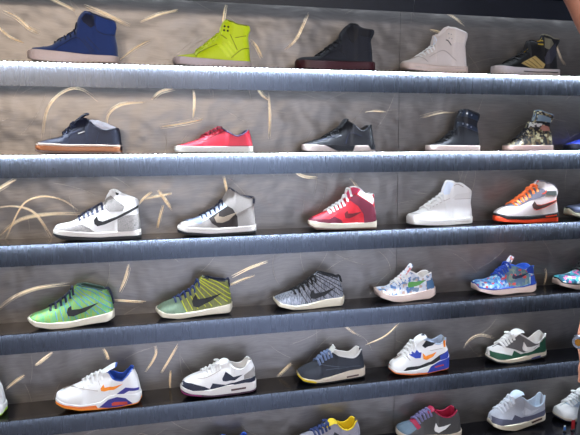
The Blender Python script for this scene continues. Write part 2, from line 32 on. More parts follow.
 'D4': {'front': [(2,53.8),(4.8,57.1),(20.6,58.7),(53.7,60.7),(81.4,74),(109.5,89.4),(126.4,104.5),(137.6,113.5)],'rim': [(149.9,118.7),(166.2,112),(186,95.6),(197.7,95.9),(217.8,106.1),(239.6,110)],'heel': [(246.2,107),(250.9,83.5),(263.1,47.1)],'layers': [('midsole','D4sole',[(0,55.8),(1.5,59.8),(22.9,43.4),(64.2,30.8),(132.4,31.9),(198.1,39.2),(259.3,48.8)],[(0,50.2),(14.7,23.8),(64.6,5.4),(103.7,0),(169.4,3),(228.1,4.6),(261.9,18.7)])],'over': [('swoosh','D4green','u',[[(131.6,67.6),(137.3,78.7),(162.6,78.6),(212.7,84.3),(180.8,65.3),(151,57.3),(134.2,56.7)]]),('heel_panel','D4heel','u',[[(212.8,77.9),(241.7,86.7),(254.7,54.7),(216.5,44.3)]])],'lines': [],'laces': ('white',[(88.7,80.6),(101.6,87.3),(114,96.1),(125.3,105.1),(135.4,113)]),'tongue': ('D4tong',[(102.1,88.3),(127.3,110.9),(145.2,131.3),(158.7,147.2)],20),'upper': 'D4flo','lining': 'white','hi': 0,'lace_r': 5,'row': 4,'Y': 0.078,'X': 0.8369,'L': 266.2},
 'D5': {'front': [(2,49.1),(2.3,53.5),(18.5,62.1),(61.7,62.9),(103.6,76),(119.6,90.6),(137.6,104.5),(155.9,113.6)],'rim': [(158,126.3),(183.1,118.6),(208,108.6),(225.4,105.1),(250.3,113.3),(277.9,112.5)],'heel': [(284.6,105.9),(282.9,79.8),(296.5,38.9)],'layers': [('rim_stripe','D5blue',[(0,51.3),(1.5,56.4),(14.1,38.6),(69,31.2),(156,32.5),(219.9,31.8),(291.5,42.3)],[(0,47.8),(2,51.1),(14.2,32.8),(69.2,25.3),(156.2,27.8),(220.2,26.4),(291.9,36.2)]),('midsole','D4sole',[(0,47.8),(1.5,51.1),(14.2,32.8),(69.2,25.3),(156.2,27.8),(220.2,26.4),(291.9,36.2)],[(0,44.3),(10.7,21.4),(70,5.8),(108.6,1.7),(193.6,3.4),(262.5,0),(294.5,12.4)])],'over': [('swoosh','navy2','u',[[(164.2,72.8),(170.7,85.3),(179.8,77.4),(242.7,86),(209.1,69.2),(177.5,64.6),(166.7,65.5)]]),('quarter_panel','D5qua','u',[[(132.7,113.6),(178.4,117.8),(210.7,106),(242.5,90.8),(248.3,42.6),(207.6,30.5),(150.6,31.3),(134.8,69.3)]],0.6),('heel_panel','D5blue','u',[[(231.7,100.5),(251.3,115.4),(264.8,112.3),(274.1,79.8),(239.4,86.2)],[(253.5,72.3),(276.1,76.6),(290.5,42.6),(253.9,37.4)]])],'lines': [],'laces': ('D5blue',[(112.8,86.7),(124.4,95),(136,104.4),(147.8,110.9),(158.4,115.1)]),'tongue': ('D4tong',[(121,94.2),(150.1,113.4),(169,139.3),(181.6,157.1)],18),'upper': 'D5flo','lining': 'D5lin','hi': 0,'lace_r': 5,'row': 4,'Y': 0.078,'X': 1.2786,'L': 299.6},
 'E1': {'front': [(2,39.5),(2.3,54.3),(6.2,63.5),(23.1,72.2),(64.5,85.6),(106.3,102.6),(142.3,118.1),(165.1,125.3)],'rim': [(181.6,126.7),(203.1,108.3),(229.4,98.6),(241.6,106.2),(253.5,117.4),(267.4,131.1)],'heel': [(275.8,125),(286.2,99.4),(293.7,58.2),(295.9,34.9)],'layers': [('midsole','white',[(0,45.1),(8.1,50.5),(38.9,39),(96,25.9),(153.6,28),(177.5,43.3),(213.1,52.8),(296.3,40.4)],[(5.2,38.7),(38.3,28.9),(84,17.4),(152.7,7.5),(223,3.9),(289.1,9.8),(296.3,23.3)]),('outsole','E1or',[(0,38.7),(38.3,28.9),(84,17.4),(152.7,7.5),(223,3.9),(289.1,9.8),(296.3,23.3)],[(12.1,28.7),(37.9,19.9),(83.5,7.8),(152.5,2.3),(222.8,0),(286,6.1),(295.4,15.4)])],'over': [('swoosh','E1or','u',[[(157.3,75.3),(167.7,88.4),(171.8,76.8),(196.4,78.7),(234.6,86.1),(204.8,69.2),(169.5,64.3),(159.8,67.1)]]),('heel_flash','E1pur','u',[[(211.8,51.5),(243.5,72),(290.9,60.8),(289.4,53.1),(255,58.4),(236.6,49.4)]]),('air_unit','E1pur','s',[[(151.5,11.8),(182.8,35),(212.5,41),(242,33.1),(266.3,10.7),(228.9,4.8),(187.4,4.3)]]),('toe_bumper','E1or2','s',[[(5.1,41.2),(38.2,32.9),(83.9,22.7),(141.5,21.1),(146.8,8.7),(83.6,16.3),(37.9,27.8)]]),('air_window','E1red','s',[[(193.9,20.1),(202.9,24.1),(247.4,19.4),(248.2,8.8),(194.7,10.9)]])],'lines': [('stitching','A4line','u',1.6,[[(28.7,77.1),(75.4,84),(149.4,68.2)],[(145.8,116.7),(156,86.4)]]),('collar_edge','E1blue','u',3.5,[[(179.9,129.5),(203.6,109.4),(229.8,99.7),(242.5,107.2)]])],'laces': ('white',[(97.7,100),(112.6,107.4),(127.6,113.5),(142.6,119.6),(157.6,125.8)]),'tongue': ('white',[(136,114.6),(166.3,129.5),(193.7,144.2),(210.1,150.4)],26),'upper': 'white','lining': 'E1blue','hi': 0,'lace_r': 5,'tongue_in': 'E1blue','row': 5,'Y': 0.053,'X': -0.382,'L': 300.1},
 'E2': {'front': [(4.8,37.7),(6.5,53.5),(15.9,67.8),(49.5,82.4),(92.5,94.9),(130.9,108.9),(145.4,119)],'rim': [(179.4,121.2),(196,106.9),(222.6,96.7),(243.3,105.1),(258.5,121.4)],'heel': [(272.1,118.4),(282.7,89.6),(286.1,56.6),(285.2,38.4)],'layers': [('midsole','B2sole',[(0,43.2),(6.5,47.3),(45.8,37.1),(117.8,33.4),(179.9,41.1),(242.6,45.9),(283.8,41.9)],[(1.4,35.1),(39.5,23.6),(117.3,10.6),(210.5,6.5),(283.4,10.6)]),('outsole','E2out',[(0,35.1),(39.5,23.6),(117.3,10.6),(210.5,6.5),(283.4,10.6)],[(0,30.3),(27.6,18.2),(117.2,4.2),(210.4,0),(283.3,4)])],'over': [('mudguard','navy','u',[[(1.7,42.8),(4.7,64),(40.7,62.4),(88,47.8),(107.1,35.3),(118.6,54.6),(136.8,47.5),(167.7,42.8),(236.8,56.7),(285,61.5),(284.7,40),(242.8,43.8),(180.1,38.3),(111.8,28.2),(57.8,33.8)]]),('swoosh','navy','u',[[(154.5,66.6),(168.7,91.3),(174.6,73.8),(196.4,70.7),(232.1,76.6),(202.4,58.4),(168,55.6),(156.8,58.6)]]),('heel_panel','C2up','u',[[(237.1,73.5),(256,85.8),(278.5,96),(285,62.8),(236.8,58.7)]]),('air_window','E2win','s',[[(186.1,25.7),(243.8,27.5),(242.4,20.5),(187.2,17.8)]])],'lines': [('stitching','A4line','u',1.6,[[(58.9,74.8),(107,79.7),(150.3,99.1)]]),('toe_edge','E2mag','s',3.5,[[(0.2,34.1),(10.6,25.1),(39.6,21.3),(75.2,14.5)]])],'laces': ('white',[(86.1,92.6),(101.5,98.8),(117,104.8),(132,111),(145.1,118.6)]),'tongue': ('white',[(123.6,102.9),(148.8,121.7),(167.5,128.8),(183,122.8)],26),'upper': 'white','lining': 'white','hi': 0,'lace_r': 5,'bow': 1,'row': 5,'Y': 0.0535,'X': 0.0554,'L': 288.7},
 'E3': {'front': [(2,37.5),(2.3,45.8),(8.8,53.5),(37,66.4),(79.2,81.9),(109.6,104.5),(131.1,113.3)],'rim': [(143.1,116.8),(171.5,104.7),(206.1,95.7),(228.1,93.3),(244.5,102.9),(261.1,117.5)],'heel': [(271,112.5),(275.8,84.9),(283.2,40.9)],'layers': [('midsole','E3mid',[(0,43.8),(1.5,48.2),(12.4,30.5),(67.4,19.6),(127.9,24.8),(203.7,41.2),(280,44.4)],[(0,37.8),(17.1,18.6),(67.4,7.6),(140.5,6.1),(216.5,7.2),(280.4,12.3)]),('outsole','black',[(0,37.8),(17.1,18.6),(67.4,7.6),(140.5,6.1),(216.5,7.2),(280.4,12.3)],[(0,32.9),(17.1,12.6),(67.4,1.6),(140.5,0),(216.6,2.3),(279.8,7.4)])],'over': [('eyelet_tab','E3yel','u',[[(162.3,113.1),(172.5,114.1),(182.7,104.2),(181.5,99.6),(169.3,104.9)]]),('air_window','E2win','s',[[(195.1,18.9),(247.1,22.7),(247.2,16.5),(197,12.6)]]),('toe_bumper','E3yel','s',[[(-7.3,45.6),(-0.2,40.1),(17.6,26.4),(68.1,13.8),(68.1,7.8),(17.5,18),(-6.2,37.1)]])],'lines': [('collar_edge','white','u',3,[[(140.9,118.4),(169.3,106.1),(204.1,96.9),(226.1,94.4),(239,108.9)]]),('stitching','E3line','u',2,[[(79.9,77.5),(160,61.5),(254.3,56.2)],[(110,53.4),(204.3,55.6)]])],'laces': ('E3lace',[(84.5,84.1),(96.7,93.3),(108.9,103),(121.1,109.1),(133.4,113.9)]),'tongue': ('E3ton',[(116.5,103.5),(137.9,119.8),(153.3,138.4)],22),'upper': 'E3up','lining': 'white','hi': 0,'lace_r': 5,'row': 5,'Y': 0.0748,'X': 0.5114,'L': 286.1},
 'E4': {'front': [(2,27.5),(2.3,40.7),(11.5,56.1),(39.9,69.6),(62.4,84.1),(94.9,118.7),(111.9,135.8)],'rim': [(154.4,135.7),(172.8,133.5),(189.1,124.1),(209,120.3),(229.5,129.5),(244.9,141)],'heel': [(250.8,131.9),(247.7,112),(260,86.9),(263.3,55.9)],'layers': [('midsole','white',[(0,34.4),(1.5,38.3),(16.2,25.7),(56.1,24.7),(107.1,25),(155.6,33.4),(197.8,48.7),(258.5,65)],[(0,29),(12.3,19.1),(72.8,11.4),(150.1,6.6),(210.9,12.2),(259.9,17.3)]),('outsole','E1or2',[(0,29),(12.3,19.1),(72.8,11.4),(150.1,6.6),(210.9,12.2),(259.9,17.3)],[(0,24.4),(12.4,14.8),(72.9,5.4),(150.3,0),(211.1,6.1),(258.9,10.7)])],'over': [('mudguard','black','u',[[(46.1,26.6),(62.4,38.5),(120,37.7),(168.7,49.9),(210.2,74.2),(255.9,89.8),(259.6,71.6),(210.8,54.2),(169.1,34.9),(108.3,23.9)]]),('swoosh','E1or','u',[[(135.6,87.6),(149.5,73),(194.7,89.2),(180.2,72.1),(153,57.7),(137.5,63.8)]]),('collar_panel','black2','u',[[(136.1,116.4),(159,132.9),(190.7,127),(180.2,118.3),(147.4,106.1)]]),('lace_panel','E4blu','u',[[(76.8,85.2),(91.7,97),(99.6,90.5),(109.4,103.4),(118.7,92.5),(129.5,91.1),(124,70),(101.3,70.7)]]),('heel_patch','E4blu','u',[[(210.2,72),(247.9,88.4),(259.4,60.5),(213.8,52.8)]]),('heel_stripe','E1or','u',[[(224.9,131.8),(235.4,133.6),(237.5,105.8),(228,106.7)]]),('air_unit','E4blu','s',[[(152.6,5.4),(168,30.7),(204.9,47.2),(258.2,60.6),(260.7,16.7),(212,10.8)]]),('air_window','E1red','s',[[(186.2,29.5),(227.7,34.8),(227.9,29.2),(187.5,23.8)]]),('toe_bumper','E1or2','u',[[(-14.1,34.8),(-13.1,47.8),(-6.4,48.2),(1.2,28.4)]])],'lines': [('stitching','A4line','u',1.6,[[(20.4,72),(61.6,79.3),(78.4,64.5)],[(167.4,96.8),(221.1,101.8)]])],'laces': ('white',[(58.4,82.6),(69.6,94.3),(80.7,105.4),(92,117.6),(103.3,129.7)]),'tongue': ('white',[(94.4,113.4),(119.9,138.7),(140,150.1),(157.5,154.1)],28),'upper': 'white','lining': 'C2blue','hi': 0,'lace_r': 5.5,'tongue_label': 'navy2','row': 5,'Y': 0.0575,'X': 0.8966,'L': 265.5},
 'E5': {'front': [(2,22.6),(2.3,41.1),(2.6,63.1),(33.7,68.1),(64.3,81.7),(94.8,100.6),(116.5,116.7)],'rim': [(153.8,115.2),(185.9,93.5),(213.3,77.9),(236.2,81.5),(260.3,100.7),(274.4,112.4)],'heel': [(283.6,101.3),(279.1,78.8),(284.2,34.2)],'layers': [('midsole','cream',[(0,32.1),(1.5,34),(25.1,25.6),(82.4,20.2),(141.4,23.6),(203,34),(277.6,37.7)],[(0,27.4),(25.5,14.2),(83,5.8),(149.3,6.3),(217.7,10.8),(278.7,18.2)]),('outsole','E5out',[(0,27.4),(25.5,14.2),(83,5.8),(149.3,6.3),(217.7,10.8),(278.7,18.2)],[(0,19.6),(25.6,9.6),(83.3,0),(149.6,0.5),(218,5.5),(277.7,12.4)])],'over': [('quarter_panel','E5grey','u',[[(24.4,80.2),(68.5,100.3),(105.7,100.1),(148.7,114),(181.1,93.8),(208.8,78),(232.2,76.8),(210.1,55.8),(156.1,40.5),(114.4,59),(63.7,72.2)]]),('mudguard','E5green','u',[[(-29.1,31.1),(-25,53),(-18.1,63.8),(12.6,54.2),(52.8,47.2),(96.9,34.1),(107.9,55.2),(142.5,35.4),(197.4,43.3),(229.9,59.5),(274.6,70.2),(278.8,35.9),(204.7,32),(143.2,22.6),(84.1,19.1),(26.2,23.8)]]),('heel_panel','E5green','u',[[(234.2,76.6),(247.2,97.6),(266.1,99.1),(274.6,70.2),(235.1,59.1)]]),('swoosh','white','u',[[(150.1,62.1),(159.3,85.1),(168.7,65.4),(189.6,63.9),(224,70),(190.3,51),(164.2,46.3),(152.7,52.5)]],3),('air_window','E5win','s',[[(192.2,14.8),(239.7,21.9),(240,15.4),(195.9,8.5)]])],'lines': [],'laces': ('white',[(62.6,83.9),(74.7,91.5),(86.9,99.2),(99.2,107.4),(111.7,115.6)]),'tongue': ('white',[(99.7,101.1),(127.4,124.2),(152.8,131.3),(169.2,126.4)],28),'upper': 'white','lining': 'white','hi': 0,'lace_r': 6,'bow': 1,'row': 5,'Y': 0.078,'X': 1.358,'L': 285.9},
 'F3': {'front': [(2,35.5),(2.3,50.9),(14,64.5),(70.6,75.9),(91.5,90.7),(119.8,108),(144.8,118.7)],'rim': [(156.2,124),(193.2,98.6),(226.8,91.1),(251.3,101.3),(266,113.2)],'heel': [(277.9,104.8),(288.7,72.6),(295.6,19)],'layers': [('midsole','E3mid',[(0,46.5),(1.5,50),(32.7,39.6),(137.5,25.9),(228.5,16.1),(291.4,23.7)],[(0,29.7),(33.1,17.1),(138,6.5),(229,0),(292.1,1.8)])],'over': [('lace_bar','F3mar','u',[[(54.2,95.8),(72.4,103.5),(92.4,65.5),(76.8,58.2)]]),('toe_box','F3toe','u',[[(-14.5,44.2),(-12.1,61.6),(4.4,74.6),(50.8,94.7),(73.3,59.9),(33.6,42.6)]]),('swoosh','white','u',[[(154.6,48.6),(163.8,72.3),(171.9,55.7),(194.9,55),(231.2,61.3),(206.4,42.9),(172.6,32.1),(157.9,39)]])],'lines': [('collar_edge','F3mar','u',3.5,[[(152.4,126.4),(189.7,100.7),(223.5,92.9),(242.9,109.6)]])],'laces': ('F3lace',[(86.8,89),(100.8,99.1),(115,106.9),(129.3,113.4),(143.6,118.5)]),'tongue': ('F3mar',[(128.2,109.3),(153,124.9),(165.3,127.6)],24),'upper': 'F3up','lining': 'F3mar','hi': 0,'lace_r': 5,'row': 6,'Y': 0.078,'X': 0.9445,'L': 298.6},
 'F4': {'front': [(2,38.1),(2.3,59.4),(2.6,71.2),(24.4,83.3),(53.8,94.5),(90.7,122.6),(111.6,141.5)],'rim': [(151.6,135.2),(190.6,102.8),(219.5,93.1),(251.1,109.3),(266.7,132.9)],'heel': [(273.1,124),(270.9,96.6),(273.6,49.1)],'layers': [('midsole','cream',[(0,48.4),(1.5,50.5),(5.2,37.4),(66.8,29.1),(146.1,30),(212.4,40.2),(267.8,53.7)],[(0,40.9),(11,21.5),(53.1,9.2),(106.3,0),(189.6,9.9),(269.3,26.7)])],'over': [('mudguard','F4grey','u',[[(-29,48),(-24,72.8),(20.1,63.1),(89.5,49.1),(104.6,69.4),(138.2,51.8),(204.7,59.8),(267.6,76.2),(269,51.5),(205.7,40.3),(139.5,28.7),(68.6,26.3),(6.2,33.7)]]),('swoosh','F4lt','u',[[(143.7,75.7),(157.9,95.9),(166.5,78.7),(187.5,76.7),(229,85.2),(188.2,63),(150.4,62.4)]]),('air_window','E2win','s',[[(186,28.9),(241.6,40.6),(241.3,32.7),(190.5,21)]])],'lines': [],'laces': ('F4lt',[(44.8,92.4),(59.4,103.6),(74.1,114.8),(88.9,126),(103.8,138.5)]),'tongue': ('F4lin',[(92.3,124.8),(122.3,148.5),(145.4,155.9),(161.4,149.7)],28),'upper': 'F4up','lining': 'F4lin','hi': 0,'lace_r': 5.5,'row': 6,'Y': 0.0698,'X': 1.3747,'L': 276.1},
 'B6': {'like': 'B2','row': 2,'Y': 0.07,'X': 1.6937,'mats': {'B2up': 'B6blue','B2sole': 'navy','B2lace': 'navy','B2dark': 'navy','B2line': 'navy'}},
 'C6': {'like': 'D5','row': 3,'Y': 0.07,'X': 1.7143,'mats': {'D5flo': 'C6up','D4sole': 'C6sole','D5blue': 'black','D5lin': 'navy','D4tong': 'navy2','D5qua': 'C6up'}},
 'D6': {'like': 'D5','row': 4,'Y': 0.07,'X': 1.6727,'mats': {'D5flo': 'D6flo','D5blue': 'black','D5lin': 'black','D5qua': 'D6flo'}},
 'E0': {'like': 'E1','row': 5,'Y': 0.07,'X': -0.8444,'mats': {'E1or': 'E0lime','E1or2': 'E0lime','E1pur': 'white','E1blue': 'C2up','E1red': 'E0lime'}},
 'F1': {'like': 'E2','row': 6,'Y': 0.07,'X': 0.0534,'mats': {'white': 'F1grey','navy': 'navy2'},'lining': 'E1blue','tongue_mat': 'E1blue'},
 'F2': {'like': 'E2','row': 6,'Y': 0.07,'X': 0.4912,'mats': {'white': 'F2grey','navy': 'E3up','C2up': 'F2grey'},'lining': 'E3yel','tongue_mat': 'E3yel','lace_mat': 'F2lace'},
 'F5': {'like': 'E5','row': 6,'Y': 0.07,'X': 1.7099,'mats': {'E5green': 'white','E5grey': 'F5grey','E5out': 'navy'}},
}
SWIRL_GLINTS = [[(-0.392,1.554),(-0.374,1.644),(-0.342,1.696),(-0.291,1.728),(-0.247,1.725),(-0.198,1.688)],[(-0.172,1.592),(-0.166,1.639),(-0.12,1.675),(-0.036,1.686)],[(-0.534,1.2),(-0.485,1.301),(-0.45,1.339),(-0.393,1.352),(-0.327,1.333),(-0.269,1.284)],[(-0.549,1.218),(-0.481,1.269),(-0.374,1.287),(-0.269,1.284)],[(-0.562,1.314),(-0.494,1.319),(-0.43,1.292),(-0.378,1.2)],[(-0.559,1.37),(-0.525,1.391),(-0.485,1.414)],[(-0.071,1.314),(-0.052,1.336),(-0.022,1.358)],[(-0.579,0.944),(-0.514,0.991),(-0.432,1.019),(-0.326,1.027)],[(-0.155,0.986),(-0.132,1.034),(-0.115,1.091)],[(-0.175,0.957),(-0.117,0.949),(-0.059,0.941)],[(-0.459,0.728),(-0.43,0.752),(-0.398,0.772)],[(-0.222,0.771),(-0.212,0.751),(-0.206,0.727)],[(-0.568,0.647),(-0.536,0.674),(-0.501,0.698)],[(0.138,1.732),(0.141,1.696),(0.135,1.63)],[(0.421,1.726),(0.427,1.643),(0.423,1.552)],[(0.015,1.597),(0.087,1.608),(0.172,1.626)],[(-0.049,1.332),(0.006,1.342),(0.05,1.349)],[(0.246,1.413),(0.257,1.359),(0.264,1.32)],[(-0.032,0.778),(-0.029,0.738),(-0.045,0.703),(-0.073,0.666)],[(0.055,0.766),(0.023,0.713),(-0.013,0.656)],[(0.025,0.664),(0.02,0.624),(0.022,0.583)],[(0.445,0.593),(0.47,0.616),(0.504,0.646)],[(1.281,0.631),(1.304,0.665),(1.333,0.686),(1.372,0.691),(1.438,0.672)],[(-0.492,1.984),(-0.449,1.963),(-0.413,1.931),(-0.379,1.916)],[(-0.519,1.937),(-0.475,1.899),(-0.432,1.881)],[(-0.346,2.037),(-0.308,2.019),(-0.261,1.998)],[(-0.23,2.017),(-0.161,1.99),(-0.078,1.952)],[(0.267,2.042),(0.259,2.009),(0.254,1.973)],[(1.153,2.059),(1.198,2.037),(1.244,2.008)],[(1.671,1.968),(1.711,1.886),(1.732,1.87)],[(1.053,1.636),(1.142,1.657),(1.21,1.661)],[(0.814,1.658),(0.844,1.662),(0.904,1.659)],[(0.753,1.396),(0.778,1.367),(0.809,1.306)],[(1.088,1.986),(1.133,1.98),(1.187,1.95)],[(0.048,1.288),(0.024,1.327),(-0.0,1.365)],[(-0.009,1.222),(0.004,1.271),(0.016,1.308)],[(0.202,0.963),(0.301,1.004),(0.36,1.021)],[(0.269,1.018),(0.341,1.05),(0.413,1.07)],[(0.371,1.755),(0.397,1.718),(0.42,1.7)],[(0.542,0.782),(0.627,0.809),(0.734,0.843)],[(0.691,0.821),(0.757,0.765),(0.81,0.726)],[(0.824,0.694),(0.913,0.726),(0.98,0.781)],[(0.489,1.471),(0.545,1.411),(0.619,1.398)],[(1.681,0.898),(1.689,0.944),(1.682,0.976)],[(-0.011,1.694),(0.019,1.723),(0.073,1.738)],[(-0.117,1.833),(-0.064,1.876),(-0.01,1.906)],[(-0.043,1.967),(0.028,1.998),(0.092,2.015)],[(0.354,1.92),(0.377,1.899),(0.399,1.855)],[(0.488,1.888),(0.536,1.934),(0.583,2.032)],[(0.668,1.875),(0.729,1.918),(0.79,1.951)]]
LED_STRENGTH = 420
LED_W = 24
LED_TILT = 25
INNER_W = 5.2
FLOOR_W = 230
LIGHTS = [
 ('store_lamp', (-1.6, -4.6, 2.5), (.2, .1, 1.4), .6, 52, (1, .86, .70)),
 ('store_lamp', (.4, -4.6, 2.7), (.5, .1, 1.5), .6, 36, (1, .87, .72)),
 ('store_lamp', (-.6, -4.0, 1.9), (.0, .1, 1.4), .4, 15, (1, .84, .68)),
 ('cool_fill', (1.2, -4.7, 2.0), (1.0, 0, .9), 1.6, 26, (.74, .82, 1)),  # added cool fill from the front, not a real fixture
 ('low_fill', (1.0, -4.8, .9), (.9, 0, .8), 2.4, 42, (.66, .78, 1), 1.4),  # added low fill behind the camera, no actual window there
]
WORLD = (.034, .038, .054, 1)
SHELF_Z = {0: 2.0975, 1: 1.8001, 2: 1.5, 3: 1.202, 4: 0.8971, 5: 0.5916, 6: 0.2878}
WALL_Y = 0.1413
SEAM_X = 0.9593
LEFT, RIGHT = -1.6, 3.3
# ---------------------------------------------------------------- materials
def lin(c):
    return tuple(((v / 255) / 12.92 if v / 255 <= .04045 else ((v / 255 + .055) / 1.055) ** 2.4) for v in c) + (1,)
MATS = {}
def base_mat(name):
    m = bpy.data.materials.new(name); m.use_nodes = True
    nt = m.node_tree; b = nt.nodes['Principled BSDF']
    return m, nt, b
def N(nt, t, **kw):
    n = nt.nodes.new(t)
    for k, v in kw.items():
        if k in n.inputs: n.inputs[k].default_value = v
        else: setattr(n, k, v)
    return n
def plain(name, rgb, rough=.6, metal=0, grain=.06, scale=260, bump=.15, sheen=0):
    m, nt, b = base_mat(name)
    tc = N(nt, 'ShaderNodeTexCoord'); no = N(nt, 'ShaderNodeTexNoise', Scale=scale, Detail=3)
    nt.links.new(tc.outputs['Object'], no.inputs['Vector'])
    mx = N(nt, 'ShaderNodeMix', data_type='RGBA')
    c = lin(rgb)
    mx.inputs[6].default_value = tuple(v * (1 - grain * 2) for v in c[:3]) + (1,)
    mx.inputs[7].default_value = tuple(min(1, v * (1 + grain * 2)) for v in c[:3]) + (1,)
    nt.links.new(no.outputs['Fac'], mx.inputs[0]); nt.links.new(mx.outputs[2], b.inputs['Base Color'])
    bp = N(nt, 'ShaderNodeBump', Strength=bump, Distance=.002)
    nt.links.new(no.outputs['Fac'], bp.inputs['Height']); nt.links.new(bp.outputs['Normal'], b.inputs['Normal'])
    b.inputs['Roughness'].default_value = rough; b.inputs['Metallic'].default_value = metal
    if sheen: b.inputs['Sheen Weight'].default_value = sheen
    MATS[name] = m
def ramp_mat(name, stops, scale, rough=.65, kind='noise', stretch=(1, 1, 1), detail=2, const=True):
    """several printed or knitted colours mixed by a texture"""
    m, nt, b = base_mat(name)
    tc = N(nt, 'ShaderNodeTexCoord'); mp = N(nt, 'ShaderNodeMapping'); mp.inputs['Scale'].default_value = stretch
    nt.links.new(tc.outputs['Object'], mp.inputs['Vector'])
    if kind == 'noise':
        t = N(nt, 'ShaderNodeTexNoise', Scale=scale, Detail=detail); out = t.outputs['Fac']
    elif kind == 'voronoi':
        t = N(nt, 'ShaderNodeTexVoronoi', Scale=scale); sp = N(nt, 'ShaderNodeSeparateColor'); nt.links.new(t.outputs['Color'], sp.inputs[0]); out = sp.outputs[0]
    else:
        t = N(nt, 'ShaderNodeTexVoronoi', Scale=scale, feature='DISTANCE_TO_EDGE'); out = t.outputs['Distance']
    nt.links.new(mp.outputs['Vector'], t.inputs['Vector'])
    r = N(nt, 'ShaderNodeValToRGB'); r.color_ramp.interpolation = 'CONSTANT' if const else 'LINEAR'
    while len(r.color_ramp.elements) < len(stops): r.color_ramp.elements.new(.5)
    for e, (p, c) in zip(r.color_ramp.elements, stops): e.position = p; e.color = lin(c)
    nt.links.new(out, r.inputs[0]); nt.links.new(r.outputs[0], b.inputs['Base Color'])
    b.inputs['Roughness'].default_value = rough
    MATS[name] = m
